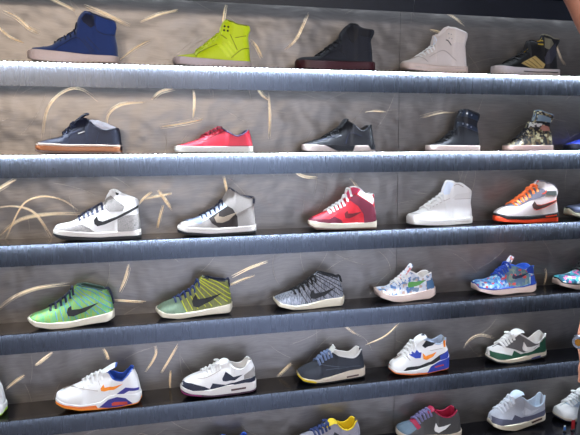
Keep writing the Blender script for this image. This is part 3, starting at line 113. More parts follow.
for n, c, kw in [
 ('black', (16, 16, 20), {}), ('black2', (20, 23, 32), {}), ('navy', (22, 28, 50), {}), ('navy2', (26, 34, 62), {}),
 ('white', (232, 230, 228), dict(rough=.5, grain=.02)), ('white2', (222, 219, 216), dict(rough=.45, grain=.02)), ('cream', (222, 212, 192), dict(rough=.5, grain=.03)),
 ('grey', (120, 118, 120), {}), ('silver', (190, 190, 195), dict(metal=.6, rough=.35)), ('silver2', (170, 178, 190), dict(metal=.8, rough=.3)),
 ('A1up', (24, 48, 104), dict(rough=.8, sheen=.2)), ('A1pad', (26, 52, 112), dict(rough=.8)), ('A1dark', (20, 26, 52), {}), ('A1sole', (214, 190, 180), dict(rough=.55)),
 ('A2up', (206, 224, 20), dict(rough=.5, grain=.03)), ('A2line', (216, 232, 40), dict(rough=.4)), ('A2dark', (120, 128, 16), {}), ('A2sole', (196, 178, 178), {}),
 ('A3up', (26, 28, 38), dict(rough=.75)), ('A3strap', (18, 19, 27), {}), ('A3sole', (62, 16, 26), dict(rough=.5)),
 ('A4up', (210, 198, 192), dict(rough=.5, grain=.02)), ('A4sole', (208, 188, 178), {}), ('A4strap', (216, 204, 196), {}), ('A4cool', (214, 222, 236), {}), ('A4line', (168, 156, 150), {}),
 ('A5sole', (214, 204, 206), {}), ('A5grey', (118, 112, 92), {}), ('A5gold', (206, 180, 116), dict(metal=.35, rough=.4)), ('A5gold2', (190, 160, 60), dict(metal=.4, rough=.4)), ('A5line', (120, 100, 56), {}), ('A5strap', (52, 52, 64), {}),
 ('B1fox', (206, 186, 170), {}), ('B1gum', (176, 108, 66), dict(rough=.45)), ('B1out', (128, 104, 96), {}),
 ('B2up', (214, 44, 66), dict(rough=.5, grain=.03)), ('B2dark', (112, 14, 36), {}), ('B2line', (70, 58, 92), {}), ('B2lace', (196, 46, 74), {}), ('B2sole', (220, 214, 208), dict(grain=.02)),
 ('B3sole', (214, 200, 196), {}), ('B4sole', (226, 208, 204), {}), ('B4strap', (40, 50, 68), dict(rough=.3)), ('B5sole', (226, 196, 190), {}), ('B5strap', (120, 142, 160), {}), ('B5pink', (164, 112, 100), {}),
 ('C1mid', (222, 214, 206), dict(grain=.02)), ('C2up', (148, 142, 138), dict(rough=.8)), ('C2dark', (52, 46, 44), dict(rough=.85)), ('C2tan', (146, 130, 112), {}), ('C2blue', (172, 186, 208), {}), ('C2vamp', (112, 120, 142), {}), ('C2line', (110, 102, 96), {}),
 ('C3red', (214, 32, 48), dict(grain=.03)), ('C3mar', (104, 20, 46), {}), ('C3sw', (104, 14, 26), {}), ('C3pink', (196, 60, 96), {}), ('C3out', (120, 96, 86), {}),
 ('C5up', (196, 186, 184), {}), ('C5grey', (92, 92, 106), {}), ('C5green', (74, 82, 80), {}), ('C5dark', (62, 38, 34), {}), ('C5or', (226, 70, 30), dict(rough=.45)), ('C5lace', (250, 116, 50), {}),
 ('D1blue', (70, 122, 178), {}), ('D1in', (56, 84, 76), {}), ('D2yel', (214, 222, 40), {}), ('D2lace', (44, 62, 116), {}),
 ('D4sole', (222, 200, 190), dict(grain=.02)), ('D4green', (96, 166, 84), {}), ('D4heel', (72, 108, 146), {}),
 ('D5blue', (28, 66, 164), {}), ('D5lin', (54, 112, 222), {}),
 ('E1or', (242, 138, 24), dict(grain=.03)), ('E1or2', (236, 122, 50), dict(grain=.03)), ('E1blue', (36, 78, 172), {}), ('E1pur', (48, 42, 128), {}), ('E1red', (196, 62, 48), {}),
 ('E2out', (70, 40, 60), {}), ('E2mag', (150, 34, 104), {}), ('E2win', (92, 70, 66), dict(rough=.25)),
 ('E3mid', (204, 190, 172), {}), ('E3up', (44, 48, 58), dict(rough=.7)), ('E3line', (74, 82, 96), {}), ('E3yel', (226, 196, 30), dict(grain=.03)), ('E3lace', (108, 124, 158), {}), ('E3ton', (200, 198, 190), {}),
 ('E4blu', (36, 58, 158), {}), ('E5out', (52, 60, 62), {}), ('E5grey', (104, 102, 104), dict(rough=.85)), ('E5green', (28, 84, 62), {}), ('E5win', (84, 88, 140), dict(rough=.25)),
 ('F3up', (74, 72, 72), dict(rough=.8)), ('F3mar', (166, 24, 66), {}), ('F3toe', (92, 112, 128), {}), ('F3lace', (110, 104, 144), {}),
 ('F4up', (184, 188, 200), {}), ('F4lin', (196, 210, 224), {}), ('F4grey', (92, 94, 116), {}), ('F4lt', (208, 211, 220), {}),
 ('B6blue', (30, 66, 214), {}), ('C6up', (28, 40, 74), {}), ('C6sole', (206, 206, 184), {}), ('E0lime', (176, 226, 40), {}), ('F1grey', (120, 126, 140), {}), ('F2grey', (150, 148, 160), {}), ('F2lace', (40, 56, 104), {}), ('F5grey', (180, 190, 204), {}),
 ('tissue', (226, 226, 236), dict(rough=.8)), ('skin', (176, 118, 92), dict(rough=.5, grain=.05, scale=90)), ('trousers', (8, 8, 12), dict(rough=.9)), ('shirt', (58, 56, 66), dict(rough=.9)), ('hair', (34, 26, 22), {}),
 ('watch_steel', (206, 206, 212), dict(metal=1, rough=.25, grain=.01)), ('watch_gold', (226, 150, 60), dict(metal=1, rough=.3)), ('tag_red', (196, 40, 44), {}), ('tag_blue', (60, 120, 190), {}), ('lip', (10, 10, 14), dict(rough=.25, grain=.02, bump=0)),
 ('strip_backing', (150, 152, 158), dict(rough=.5)), ('header', (16, 19, 30), dict(rough=.45)), ('eye_white', (230, 226, 222), {}), ('lips', (150, 84, 76), {}),
]:
    plain(n, c, **kw)
ramp_mat('C1crk', [(0, (112, 108, 106)), (.07, (158, 152, 148))], 170, kind='edge')
ramp_mat('B5up', [(0, (40, 40, 44)), (.36, (150, 142, 110)), (.5, (58, 60, 58)), (.62, (196, 190, 150)), (.8, (110, 96, 70))], 110, kind='voronoi')
ramp_mat('B5spot', [(0, (46, 44, 48)), (.34, (206, 204, 200))], 130, kind='voronoi')
ramp_mat('D1knit', [(0, (74, 146, 96)), (.45, (106, 174, 112)), (.6, (140, 170, 76)), (1, (134, 176, 82))], 60, stretch=(3, 1, .6), const=False)
ramp_mat('D2knit', [(0, (88, 92, 58)), (.5, (124, 128, 78)), (1, (146, 150, 92))], 90, stretch=(3, 1, .6), const=False)
ramp_mat('D2toe', [(0, (82, 102, 86)), (.5, (108, 130, 108)), (1, (124, 142, 102))], 90, stretch=(3, 1, .6), const=False)
ramp_mat('D3knit', [(.3, (70, 74, 84)), (.48, (124, 128, 140)), (.6, (170, 172, 182)), (.7, (98, 102, 114))], 110, stretch=(3, 1, .5), const=False)
ramp_mat('D4flo', [(0, (206, 212, 226)), (.34, (92, 130, 186)), (.5, (226, 228, 234)), (.68, (120, 142, 168)), (.86, (196, 170, 156))], 95, kind='voronoi')
ramp_mat('D4tong', [(0, (216, 220, 230)), (.4, (90, 110, 140)), (.55, (226, 226, 230)), (.8, (214, 130, 130))], 90, kind='voronoi')
ramp_mat('D5flo', [(0, (74, 132, 190)), (.35, (120, 172, 204)), (.55, (50, 96, 166)), (.74, (176, 198, 210)), (.92, (206, 76, 84))], 95, kind='voronoi')
ramp_mat('D5qua', [(0, (92, 122, 128)), (.4, (122, 140, 130)), (.6, (80, 104, 130)), (.88, (206, 74, 70))], 80, kind='voronoi')
ramp_mat('D6flo', [(0, (44, 122, 150)), (.3, (80, 190, 206)), (.55, (30, 90, 120)), (.7, (226, 236, 240)), (.84, (240, 120, 180))], 70, kind='voronoi')

def steel_material():
    """swirl-brushed steel: short brush strokes in curved directions, patchy gloss"""
    m, nt, b = base_mat('brushed_steel'); L = nt.links.new
    tc = N(nt, 'ShaderNodeTexCoord')
    warp = N(nt, 'ShaderNodeTexNoise', Scale=3.2, Detail=1); L(tc.outputs['Object'], warp.inputs['Vector'])
    mixv = N(nt, 'ShaderNodeMix', data_type='VECTOR'); mixv.inputs[0].default_value = .10
    L(tc.outputs['Object'], mixv.inputs[4]); L(warp.outputs['Color'], mixv.inputs[5])
    mp = N(nt, 'ShaderNodeMapping'); mp.inputs['Scale'].default_value = (22, 1, 210); mp.inputs['Rotation'].default_value = (0, .6, 0)
    L(mixv.outputs[1], mp.inputs['Vector'])
    br = N(nt, 'ShaderNodeTexNoise', Scale=1.0, Detail=4); L(mp.outputs['Vector'], br.inputs['Vector'])
    blot = N(nt, 'ShaderNodeTexNoise', Scale=7, Detail=2); L(tc.outputs['Object'], blot.inputs['Vector'])
    bp = N(nt, 'ShaderNodeBump', Strength=.08, Distance=.003); L(br.outputs['Fac'], bp.inputs['Height'])
    bp2 = N(nt, 'ShaderNodeBump', Strength=.35, Distance=.03); L(blot.outputs['Fac'], bp2.inputs['Height']); L(bp.outputs['Normal'], bp2.inputs['Normal'])
    L(bp2.outputs['Normal'], b.inputs['Normal'])
    r = N(nt, 'ShaderNodeMapRange'); r.inputs[3].default_value = .32; r.inputs[4].default_value = .48
    L(br.outputs['Fac'], r.inputs[0]); L(r.outputs[0], b.inputs['Roughness'])
    cm = N(nt, 'ShaderNodeMix', data_type='RGBA'); cm.inputs[6].default_value = lin((106, 101, 99)); cm.inputs[7].default_value = lin((140, 134, 130))
    L(br.outputs['Fac'], cm.inputs[0]); L(cm.outputs[2], b.inputs['Base Color'])
    b.inputs['Metallic'].default_value = .85
    b.inputs['Anisotropic'].default_value = .3
    MATS['steel'] = m
def fascia_material():
    m, nt, b = base_mat('fascia_steel'); L = nt.links.new
    tc = N(nt, 'ShaderNodeTexCoord'); mp = N(nt, 'ShaderNodeMapping'); mp.inputs['Scale'].default_value = (30, 1, 3)
    L(tc.outputs['Object'], mp.inputs['Vector'])
    no = N(nt, 'ShaderNodeTexNoise', Scale=2.0, Detail=2, Distortion=.6); L(mp.outputs['Vector'], no.inputs['Vector'])
    bp = N(nt, 'ShaderNodeBump', Strength=.02, Distance=.004); L(no.outputs['Fac'], bp.inputs['Height']); L(bp.outputs['Normal'], b.inputs['Normal'])
    r = N(nt, 'ShaderNodeMapRange'); r.inputs[3].default_value = .23; r.inputs[4].default_value = .31
    L(no.outputs['Fac'], r.inputs[0]); L(r.outputs[0], b.inputs['Roughness'])
    b.inputs['Base Color'].default_value = lin((66, 70, 79)); b.inputs['Metallic'].default_value = .8
    MATS['fascia'] = m
def gloss_black():
    m, nt, b = base_mat('black_gloss'); L = nt.links.new
    no = N(nt, 'ShaderNodeTexNoise', Scale=30, Detail=3); tc = N(nt, 'ShaderNodeTexCoord'); L(tc.outputs['Object'], no.inputs['Vector'])
    r = N(nt, 'ShaderNodeMapRange'); r.inputs[3].default_value = .12; r.inputs[4].default_value = .22
    L(no.outputs['Fac'], r.inputs[0]); L(r.outputs[0], b.inputs['Roughness'])
    b.inputs['Base Color'].default_value = lin((12, 12, 16)); b.inputs['Specular IOR Level'].default_value = .22; MATS['gloss'] = m
def swirl_glint_material():
    m, nt, b = base_mat('swirl_glint'); L = nt.links.new
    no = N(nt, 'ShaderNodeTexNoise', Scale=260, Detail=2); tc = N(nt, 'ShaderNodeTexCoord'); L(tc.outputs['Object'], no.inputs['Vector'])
    cm = N(nt, 'ShaderNodeMix', data_type='RGBA'); cm.inputs[6].default_value = lin((255, 226, 184)); cm.inputs[7].default_value = lin((255, 242, 216))  # warm glint of the brush marks put into the base colour
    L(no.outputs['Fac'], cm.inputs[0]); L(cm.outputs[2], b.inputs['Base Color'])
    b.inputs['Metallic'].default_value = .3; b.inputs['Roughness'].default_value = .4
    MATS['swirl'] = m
def emit(name, rgb, strength):
    m, nt, b = base_mat(name)
    no = N(nt, 'ShaderNodeTexNoise', Scale=40)
    b.inputs['Base Color'].default_value = (.8, .8, .8, 1)
    b.inputs['Emission Color'].default_value = lin(rgb); b.inputs['Emission Strength'].default_value = strength
    MATS[name] = m
steel_material(); fascia_material(); gloss_black(); swirl_glint_material()
for n_, k_ in (('led', 1), ('led_mid', .6), ('led_low', .2)): emit(n_, (218, 232, 255), LED_STRENGTH * k_)
plain('hairline_glint', (176, 164, 150), rough=.38, metal=.6, bump=0)  # lighter tone stands for the streak highlights on the brushed wall
plain('floor_tile', (150, 150, 158), rough=.4, scale=8)

# ---------------------------------------------------------------- mesh helpers
def obj(name, bm, mat, parent=None, sharp=40, loc=None):
    bmesh.ops.recalc_face_normals(bm, faces=bm.faces[:])
    me = bpy.data.meshes.new(name); bm.to_mesh(me); bm.free()
    for p in me.polygons: p.use_smooth = True
    me.set_sharp_from_angle(angle=math.radians(sharp))
    o = bpy.data.objects.new(name, me); COL.objects.link(o)
    for mm in (mat if isinstance(mat, list) else [mat]): me.materials.append(MATS[mm])
    if parent: o.parent = parent
    if loc: o.location = loc
    return o
def empty(name, loc, label, cat, group=None):
    o = bpy.data.objects.new(name, None); COL.objects.link(o); o.location = loc; o.empty_display_size = .05
    o['label'] = label; o['category'] = cat
    if group: o['group'] = group
    return o
def add_box(bm, x0, x1, y0, y1, z0, z1, bev=0):
    r = bmesh.ops.create_cube(bm, size=1)
    for v in r['verts']:
        v.co = Vector((x0 + (v.co.x + .5) * (x1 - x0), y0 + (v.co.y + .5) * (y1 - y0), z0 + (v.co.z + .5) * (z1 - z0)))
    if bev: bmesh.ops.bevel(bm, geom=list({e for v in r['verts'] for e in v.link_edges}), offset=bev, segments=2, affect='EDGES')
def add_tube(bm, pts, r, n=8, r_end=None):
    pts = [Vector(p) for p in pts]; rings = []
    up = Vector((.3, .8, .5))
    for i, p in enumerate(pts):
        d = (pts[min(i + 1, len(pts) - 1)] - pts[max(i - 1, 0)])
        d = d.normalized() if d.length > 1e-9 else Vector((1, 0, 0))
        a = d.cross(up)
        a = a.normalized() if a.length > 1e-4 else d.orthogonal().normalized()
        b = d.cross(a); up = -a.cross(d) if False else up
        rr = r if r_end is None else r + (r_end - r) * i / (len(pts) - 1)
        rings.append([bm.verts.new(p + (a * math.cos(2 * math.pi * k / n) + b * math.sin(2 * math.pi * k / n)) * rr) for k in range(n)])
    for A, B in zip(rings, rings[1:]):
        for k in range(n): bm.faces.new((A[k], A[(k + 1) % n], B[(k + 1) % n], B[k]))
    bm.faces.new(rings[0][::-1]); bm.faces.new(rings[-1])
def interp(P, x):
    if x <= P[0][0]: return P[0][1]
    for (a, b), (c, d) in zip(P, P[1:]):
        if x <= c: return b + (d - b) * (x - a) / max(c - a, 1e-9)
    return P[-1][1]
def smooth(t):
    t = min(max(t, 0), 1); return t * t * (3 - 2 * t)
def curve(P, step):
    """Catmull-Rom through the points, roughly evenly spaced"""
    out = []
    Q = [P[0]] + list(P) + [P[-1]]
    for i in range(1, len(Q) - 2):
        p0, p1, p2, p3 = [Vector(q) for q in Q[i - 1:i + 3]]
        n = max(1, int((p2 - p1).length / step))
        for k in range(n):
            t = k / n
            out.append(.5 * (2 * p1 + (p2 - p0) * t + (2 * p0 - 5 * p1 + 4 * p2 - p3) * t * t + (3 * p1 - p0 - 3 * p2 + p3) * t ** 3))
    out.append(Vector(P[-1]))
    return out

# ---------------------------------------------------------------- shoes
PLAN = [(0, .044), (.15, .047), (.33, .050), (.5, .0455), (.65, .040), (.8, .0375), (1, .0375)]
def plan(t):
    t = min(max(t, 0), 1); w = interp(PLAN, t)
    if t < .16: w *= max(0, 1 - ((.16 - t) / .16) ** 2.2) ** .5
    if t > .88: w *= max(0, 1 - ((t - .88) / .12) ** 2.2) ** .5
    return w
def mono(P, gap=.8):
    out = [tuple(P[0])]
    for p in P[1:]: out.append((max(p[0], out[-1][0] + gap), p[1]))
    return out
class Shoe:
    """surface of one shoe; lengths in mm, metres on output"""
    def __init__(s, d):
        s.d = d; s.k = d['L'] / 290.0
        s.xa = d['front'][0][0]; s.heel = sorted([(z, x) for x, z in d['heel']])
        s.xe = max(x for x, z in d['heel']) + 1; s.piv = s.xa + .68 * (s.xe - s.xa)
        s.stop = mono(d['layers'][0][2])
        T = [(s.inv(x, z), z) for x, z in list(d['front']) + list(d['rim'])]
        T.append((s.xe, d['heel'][0][1])); s.T = mono(T)
        # rounded top line: resample with Catmull-Rom then keep x increasing
        C = [(v.x, v.y) for v in curve([(a, b) for a, b in s.T], 4)]
        s.TC = mono(C, .25)
        s.n0 = s.inv(*d['laces'][1][0]) - 6; s.n1 = s.inv(*d['rim'][0])
        s.col = .80 if not d.get('hi') else .66
    def xh(s, z): return interp(s.heel, z)
    def inv(s, x, z):
        if x <= s.piv: return x
        return s.piv + (x - s.piv) * (s.xe - s.piv) / max(s.xh(z) - s.piv, 5)
    def fwd(s, n, z):
        if n <= s.piv: return n
        return s.piv + (n - s.piv) * (s.xh(z) - s.piv) / (s.xe - s.piv)
    def zt(s, n): return interp(s.TC, n)
    def zb(s, n): return interp(s.stop, n) - 5
    def open(s, n):
        if n < s.n0: return 0
        if n < s.n1: return .40 * smooth((n - s.n0) / max(12, .35 * (s.n1 - s.n0)))
        return .40 + .60 * smooth((n - s.n1) / 26)
    def base(s, n): return plan((n - s.xa) / (s.xe - s.xa)) * .955 * 1000 * s.k
    def half(s, n, t):
        t = min(max(t, 0), 1); w = s.base(n); h = max(s.zt(n) - s.zb(n), 1)
        dome = w * max(0, 1 - t ** 2.3) ** .52
        top = s.col + (1 - s.col) * (1 - smooth((h - 45) / 60))
        col = w * (1 - (1 - top) * t ** 1.2)
        o = s.open(n)
        q = smooth((o - .4) / .6); thr = max(dome * (1 - .4 * min(o, .4)), col * .8 * min(o, .4))
        return thr * (1 - q) + col * q
    def on(s, x, z, off=0, side=-1):
        n = s.inv(x, z); a, b = s.zb(n), s.zt(n); t = min(max((z - a) / max(b - a, 1), 0), 1)
        y = s.half(n, t)
        return Vector((x, side * (y + off * (1 - .5 * t ** 4)), min(z, b + off) + off * t ** 4 * .8)) / 1000
    def sole_y(s, x):
        l = s.d['layers'][0][2]; return plan((x - l[0][0]) / (s.xe + 1.5 - l[0][0])) * 1000 * s.k
    def upper(s):
        d = s.d; bm = bmesh.new(); ns = []
        A = s.TC[0][0]
        ns += [A + (1 - math.cos(i / 10 * math.pi / 2)) * .12 * (s.xe - A) for i in range(10)]
        last = ns[-1]; pz = s.zt(last)
        for x, z in s.TC:
            if x > last + .3 and (abs(x - last) + abs(z - pz) > 4.5) and x < s.xe - 16: ns.append(x); last = x; pz = z
        ns += [s.xe - 16 * math.cos(i / 8 * math.pi / 2) for i in range(9)]
        M = 13
        for side in (-1, 1):
            rows = []
            for n in ns:
                a, b = s.zb(n), s.zt(n); row = []
                for j in range(M):
                    t = (math.sin(j / (M - 1) * math.pi / 2)) ** .9; z = a + (b - a) * t
                    row.append(bm.verts.new(Vector((s.fwd(n, z), side * s.half(n, t), z)) / 1000))
                rows.append(row)
            for R, Q in zip(rows, rows[1:]):
                for j in range(M - 1): bm.faces.new((R[j], R[j + 1], Q[j + 1], Q[j]))
        bmesh.ops.remove_doubles(bm, verts=bm.verts[:], dist=.0002)
        return bm
    def lining(s):
        bm = bmesh.new(); ns = []; n = s.n1 - 4
        while n < s.xe - 12: ns.append(n); n += 6
        ns += [s.xe - 12 * math.cos(i / 6 * math.pi / 2) - 3.2 for i in range(7)]
        rows = []
        for n in ns:
            b = s.zt(n); a = max(s.zb(n) + 10, b - 60); row = []
            prof = [(b + .5, -.6), (b + 1.2, 1.5), (b - .5, 3.5), (b - 8, 4.5), ((a + b) / 2, 5), (a + 8, 5.5), (a, 9)]
            for z, ins in prof:
                t = (z - s.zb(n)) / max(b - s.zb(n), 1)
                row.append((s.fwd(n, min(z, b)) - (ins if n > s.xe - 14 else 0), max(s.half(n, t) - ins, 0), z))
            row = [(x, -y, z) for x, y, z in row] + [(x, y, z) for x, y, z in row[::-1]]
            rows.append([bm.verts.new(Vector(p) / 1000) for p in row])
        for R, Q in zip(rows, rows[1:]):
            for j in range(len(R) - 1): bm.faces.new((R[j], R[j + 1], Q[j + 1], Q[j]))
        # rolled edge of the collar
        for side in (-1, 1):
            add_tube(bm, [Vector((s.fwd(n, s.zt(n)) - (3 if n > s.xe - 14 else 0), side * max(s.half(n, 1) - 1.6, 0), s.zt(n) - .6)) / 1000 for n in ns], .0030, 8)
        return bm
    def layer(s, top, bot):
        bm = bmesh.new(); top = mono(top); bot = mono(bot)
        x0, x1 = top[0][0], s.xe + 1.5
        N_ = 46; rows = []
        for i in range(N_ + 1):
            u = .5 - .5 * math.cos(math.pi * i / N_); x = x0 + u * (x1 - x0)
            w = s.sole_y(x); a, b = interp(bot, x), interp(top, x); b = max(b, a + .6); h = b - a; r = min(2, h * .3)
            p = [(-max(w - r, 0), b), (-w, b - r), (-w, a + r), (-max(w - r * 1.3, 0), a)]
            p = p + [(-y, z) for y, z in p[::-1]]
            rows.append([bm.verts.new(Vector((x, y, z)) / 1000) for y, z in p])
        for R, Q in zip(rows, rows[1:]):
            for j in range(8): bm.faces.new((R[j], R[(j + 1) % 8], Q[(j + 1) % 8], Q[j]))
        bmesh.ops.remove_doubles(bm, verts=bm.verts[:], dist=.00005)
        return bm
    def place(s, surf, x, z, off, side):
        if surf == 'u': return s.on(max(x, s.xa + .8), z, off, side)
        x = max(x, s.d['layers'][0][2][0][0] + .4)
        return Vector((x, side * (s.sole_y(x) + off), z)) / 1000
    def patch(s, polys, surf, off, sides=-1):
        """pieces of leather or rubber lying on the side of the shoe"""
        out = bmesh.new()
        for P in polys:
            side = sides
            if P[0] == 'dot': P = [(P[1] + P[3] * math.cos(k * math.pi / 5), P[2] + P[3] * math.sin(k * math.pi / 5)) for k in range(10)]
            bm = bmesh.new()
            try: f = bm.faces.new([bm.verts.new((x, 0, z)) for x, z in P])
            except ValueError: continue
            bmesh.ops.triangulate(bm, faces=[f], ngon_method='EAR_CLIP')
            xs = [p[0] for p in P]; zs = [p[1] for p in P]
            for ax, lo, hi in ((0, min(xs), max(xs)), (2, min(zs), max(zs))):
                v = lo + 5
                while v < hi:
                    co = [0, 0, 0]; no = [0, 0, 0]; co[ax] = v; no[ax] = 1
                    bmesh.ops.bisect_plane(bm, geom=bm.verts[:] + bm.edges[:] + bm.faces[:], plane_co=co, plane_no=no, dist=1e-4); v += 5
            bnd = [e for e in bm.edges if len(e.link_faces) == 1]
            if 1:
                m1 = {v: out.verts.new(s.place(surf, v.co.x, v.co.z, off, side)) for v in bm.verts}
                m0 = {v: out.verts.new(s.place(surf, v.co.x, v.co.z, -.9, side)) for v in {w for e in bnd for w in e.verts}}
                for f in bm.faces: out.faces.new([m1[v] for v in f.verts])
                for e in bnd:
                    a, b = e.verts; out.faces.new((m1[a], m1[b], m0[b], m0[a]))
            bm.free()
        return out
    def ribbons(s, lines, surf, w, off):
        out = bmesh.new()
        for P in lines:
            C = curve(P, 4); side = -1
            if 1:
                rows = []
                for i, p in enumerate(C):
                    d = (C[min(i + 1, len(C) - 1)] - C[max(i - 1, 0)]); d = d.normalized() if d.length else Vector((1, 0))
                    nn = Vector((-d.y, d.x)) * w * .5
                    rows.append([out.verts.new(s.place(surf, p.x + nn.x * q, p.y + nn.y * q, o_, side)) for q, o_ in ((-1, -.6), (-.8, off), (.8, off), (1, -.6))])
                for R, Q in zip(rows, rows[1:]):
                    for j in range(3): out.faces.new((R[j], R[j + 1], Q[j + 1], Q[j]))
        return out
    def laces(s, pts, r, bow):
        bm = bmesh.new(); sw = 1
        for i, (x, z) in enumerate(pts):
            n = s.inv(x, z); a, b = s.zb(n), s.zt(n); h = b - a
            def q(t, side, dx, up=.8):
                zz = a + h * t; return Vector((x + dx, side * (s.half(n, t) + up), zz + up * t)) / 1000
            mid = Vector((x - 2, 0, b + 3.4)) / 1000
            add_tube(bm, [q(.80, -1, 5, .4), q(.9, -1, 3, 1.4), q(1, -1, 1, 2), mid, q(1, 1, -3, 2), q(.9, 1, -5, 1.4), q(.8, 1, -6, .4)], r / 1000, 7)
            if i + 1 < len(pts):   # crossing over to the next row
                n2 = s.inv(*pts[i + 1]); b2 = s.zt(n2); x2 = pts[i + 1][0]
                add_tube(bm, [q(.97, sw, 0, 2.4), Vector(((x + x2) / 2, 0, (b + b2) / 2 + 4.2)) / 1000, Vector((x2, -sw * s.half(n2, .97) - sw * 2, b2 + 1)) / 1000], r / 1000 * .9, 7); sw = -sw
        if bow:
            x, z = pts[-1]; n = s.inv(x, z); b = s.zt(n)
            for sg, ln in ((-1, 24), (1, 24)):
                c = Vector((x, sg * 3, b + 6)); L_ = []
                for k in range(13):
                    a = k / 12 * 2 * math.pi; rr = ln * math.sin(a / 2)
                    L_.append((c + Vector((-rr * .35 + 7 * math.sin(a), sg * rr * .75, -rr * .25 + 4 * math.sin(a / 2)))) / 1000)
                add_tube(bm, L_, r / 1000 * .8, 6)
            add_tube(bm, [Vector((x, -3, b + 6)) / 1000, Vector((x - 8, -18, b + 3)) / 1000, Vector((x - 16, -24, b - 8)) / 1000], r / 1000 * .8, 6)
        return bm
    def tongue(s, path, w, th=6):
        bm = bmesh.new(); C = curve(path, 5); rows = []; M = 9
        for i, p in enumerate(C):
            d = C[min(i + 1, len(C) - 1)] - C[max(i - 1, 0)]; d = d.normalized() if d.length else Vector((1, 0)); nn = Vector((-d.y, d.x))
            u = i / (len(C) - 1); ww = w * (.55 + .45 * smooth(u * 1.6)) * (1 - max(0, (u - .86) / .14) ** 3 * .35)
            top = []; bot = []
            for j in range(M):
                v = -1 + 2 * j / (M - 1); drop = 6 * v * v * (1 - .4 * u); e = 1 - abs(v) ** 4
                c = p - nn * drop
                top.append((c.x + nn.x * th * .5 * e, v * ww, c.y + nn.y * th * .5 * e)); bot.append((c.x - nn.x * th * .5 * e, v * ww, c.y - nn.y * th * .5 * e))
            rows.append([bm.verts.new(Vector(q) / 1000) for q in top + bot[::-1][1:-1]])
        k = len(rows[0])
        for R, Q in zip(rows, rows[1:]):
            for j in range(k): bm.faces.new((R[j], R[(j + 1) % k], Q[(j + 1) % k], Q[j]))
        bm.faces.new(rows[0][::-1]); bm.faces.new(rows[-1])
        return bm
BOTH = {'mudguard', 'toe_box', 'toe_bumper', 'toe_knit', 'tongue_face', 'eyestay', 'lace_bar', 'collar_padding', 'vamp_panel', 'tongue_label'}
SING = {'cables': 'cable'}
def build_shoe(key, name, label, cat, group):
    d = dict(SHOES[key]); mats = {}; row, X, Yc = d['row'], d['X'], d['Y']; ov = d
    if 'like' in d:
        mats = d['mats']; src = SHOES[d['like']]; d = dict(src)
    mm = lambda m: mats.get(m, m)
    root = empty(name, (X, Yc, SHELF_Z[row] + .0003), label, cat, group)
    if key == 'F1': root.scale = (.95, .95, .9)
    s = Shoe(d)
    for nm, m, top, bot in d['layers']: obj(nm, s.layer(top, bot), mm(m), root)
    up = obj('upper', s.upper(), mm(d['upper']), root)
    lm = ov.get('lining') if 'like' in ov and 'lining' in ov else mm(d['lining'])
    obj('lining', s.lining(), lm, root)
    nth = 0
    for it in d['over']:
        nm, m, surf, polys = it[:4]; nth += 1
        off = (.7 + .28 * nth) if surf == 'u' else .6 + .12 * nth
        if len(it) > 4: off *= max(it[4], .6)
        if surf == 'u': off += .5
        for P in polys:
            for side in ((-1, 1) if nm in BOTH else (-1,)):
                p = obj(nm, s.patch([P], surf, off, side), mm(m), root)
                if nm == 'swoosh': p['label'] = 'curved tick mark on the side'
    for nm, m, surf, w, lines in d['lines']:
        for ln in lines: obj(SING.get(nm, nm), s.ribbons([ln], surf, w, 1.3 + .28 * nth), mm(m), root)
    lc = ov.get('lace_mat') or mm(d['laces'][0])
    if 'tongue' in d:
        tm, path, w = d['tongue']
    else:
        x0 = d['laces'][1][0][0]; tm = d['upper']; w = 15
        path = [(x, z - 5) for x, z in d['front'] if x >= x0 - 2] + [(d['rim'][0][0] + 3, d['rim'][0][1] - 1)]
        path = mono(path, 1.5)
    t = obj('tongue', s.tongue(path, w), ov.get('tongue_mat') or mm(tm), root)
    if d.get('tongue_in'):
        q = path[-3:]; obj('tongue_lining', s.tongue([(x + 4.5, z + .5) for x, z in q], w * .95, 4), mm(d['tongue_in']), t)
    if d.get('tongue_label'):
        q = path[-2:]; a, b = Vector(q[0]), Vector(q[1]); nn = (b - a).normalized(); nn = Vector((-nn.y, nn.x)) * 2.2
        obj('tongue_label', s.tongue([tuple(a + nn + (b - a) * f) for f in (.15, .4, .6, .85)], w * .6, 5), mm(d['tongue_label']), t)
    obj('laces', s.laces(d['laces'][1], d.get('lace_r', 3.2), d.get('bow')), lc, root)
    for nm, m, r, P in d.get('extra', []):
        for yy in (-6, 6):
            bm = bmesh.new(); C = curve(P, 5)
            add_tube(bm, [Vector((p.x + 1.5, yy, p.y)) / 1000 for p in C], r / 1000, 7)
            obj(nm, bm, mm(m), root)
    return root
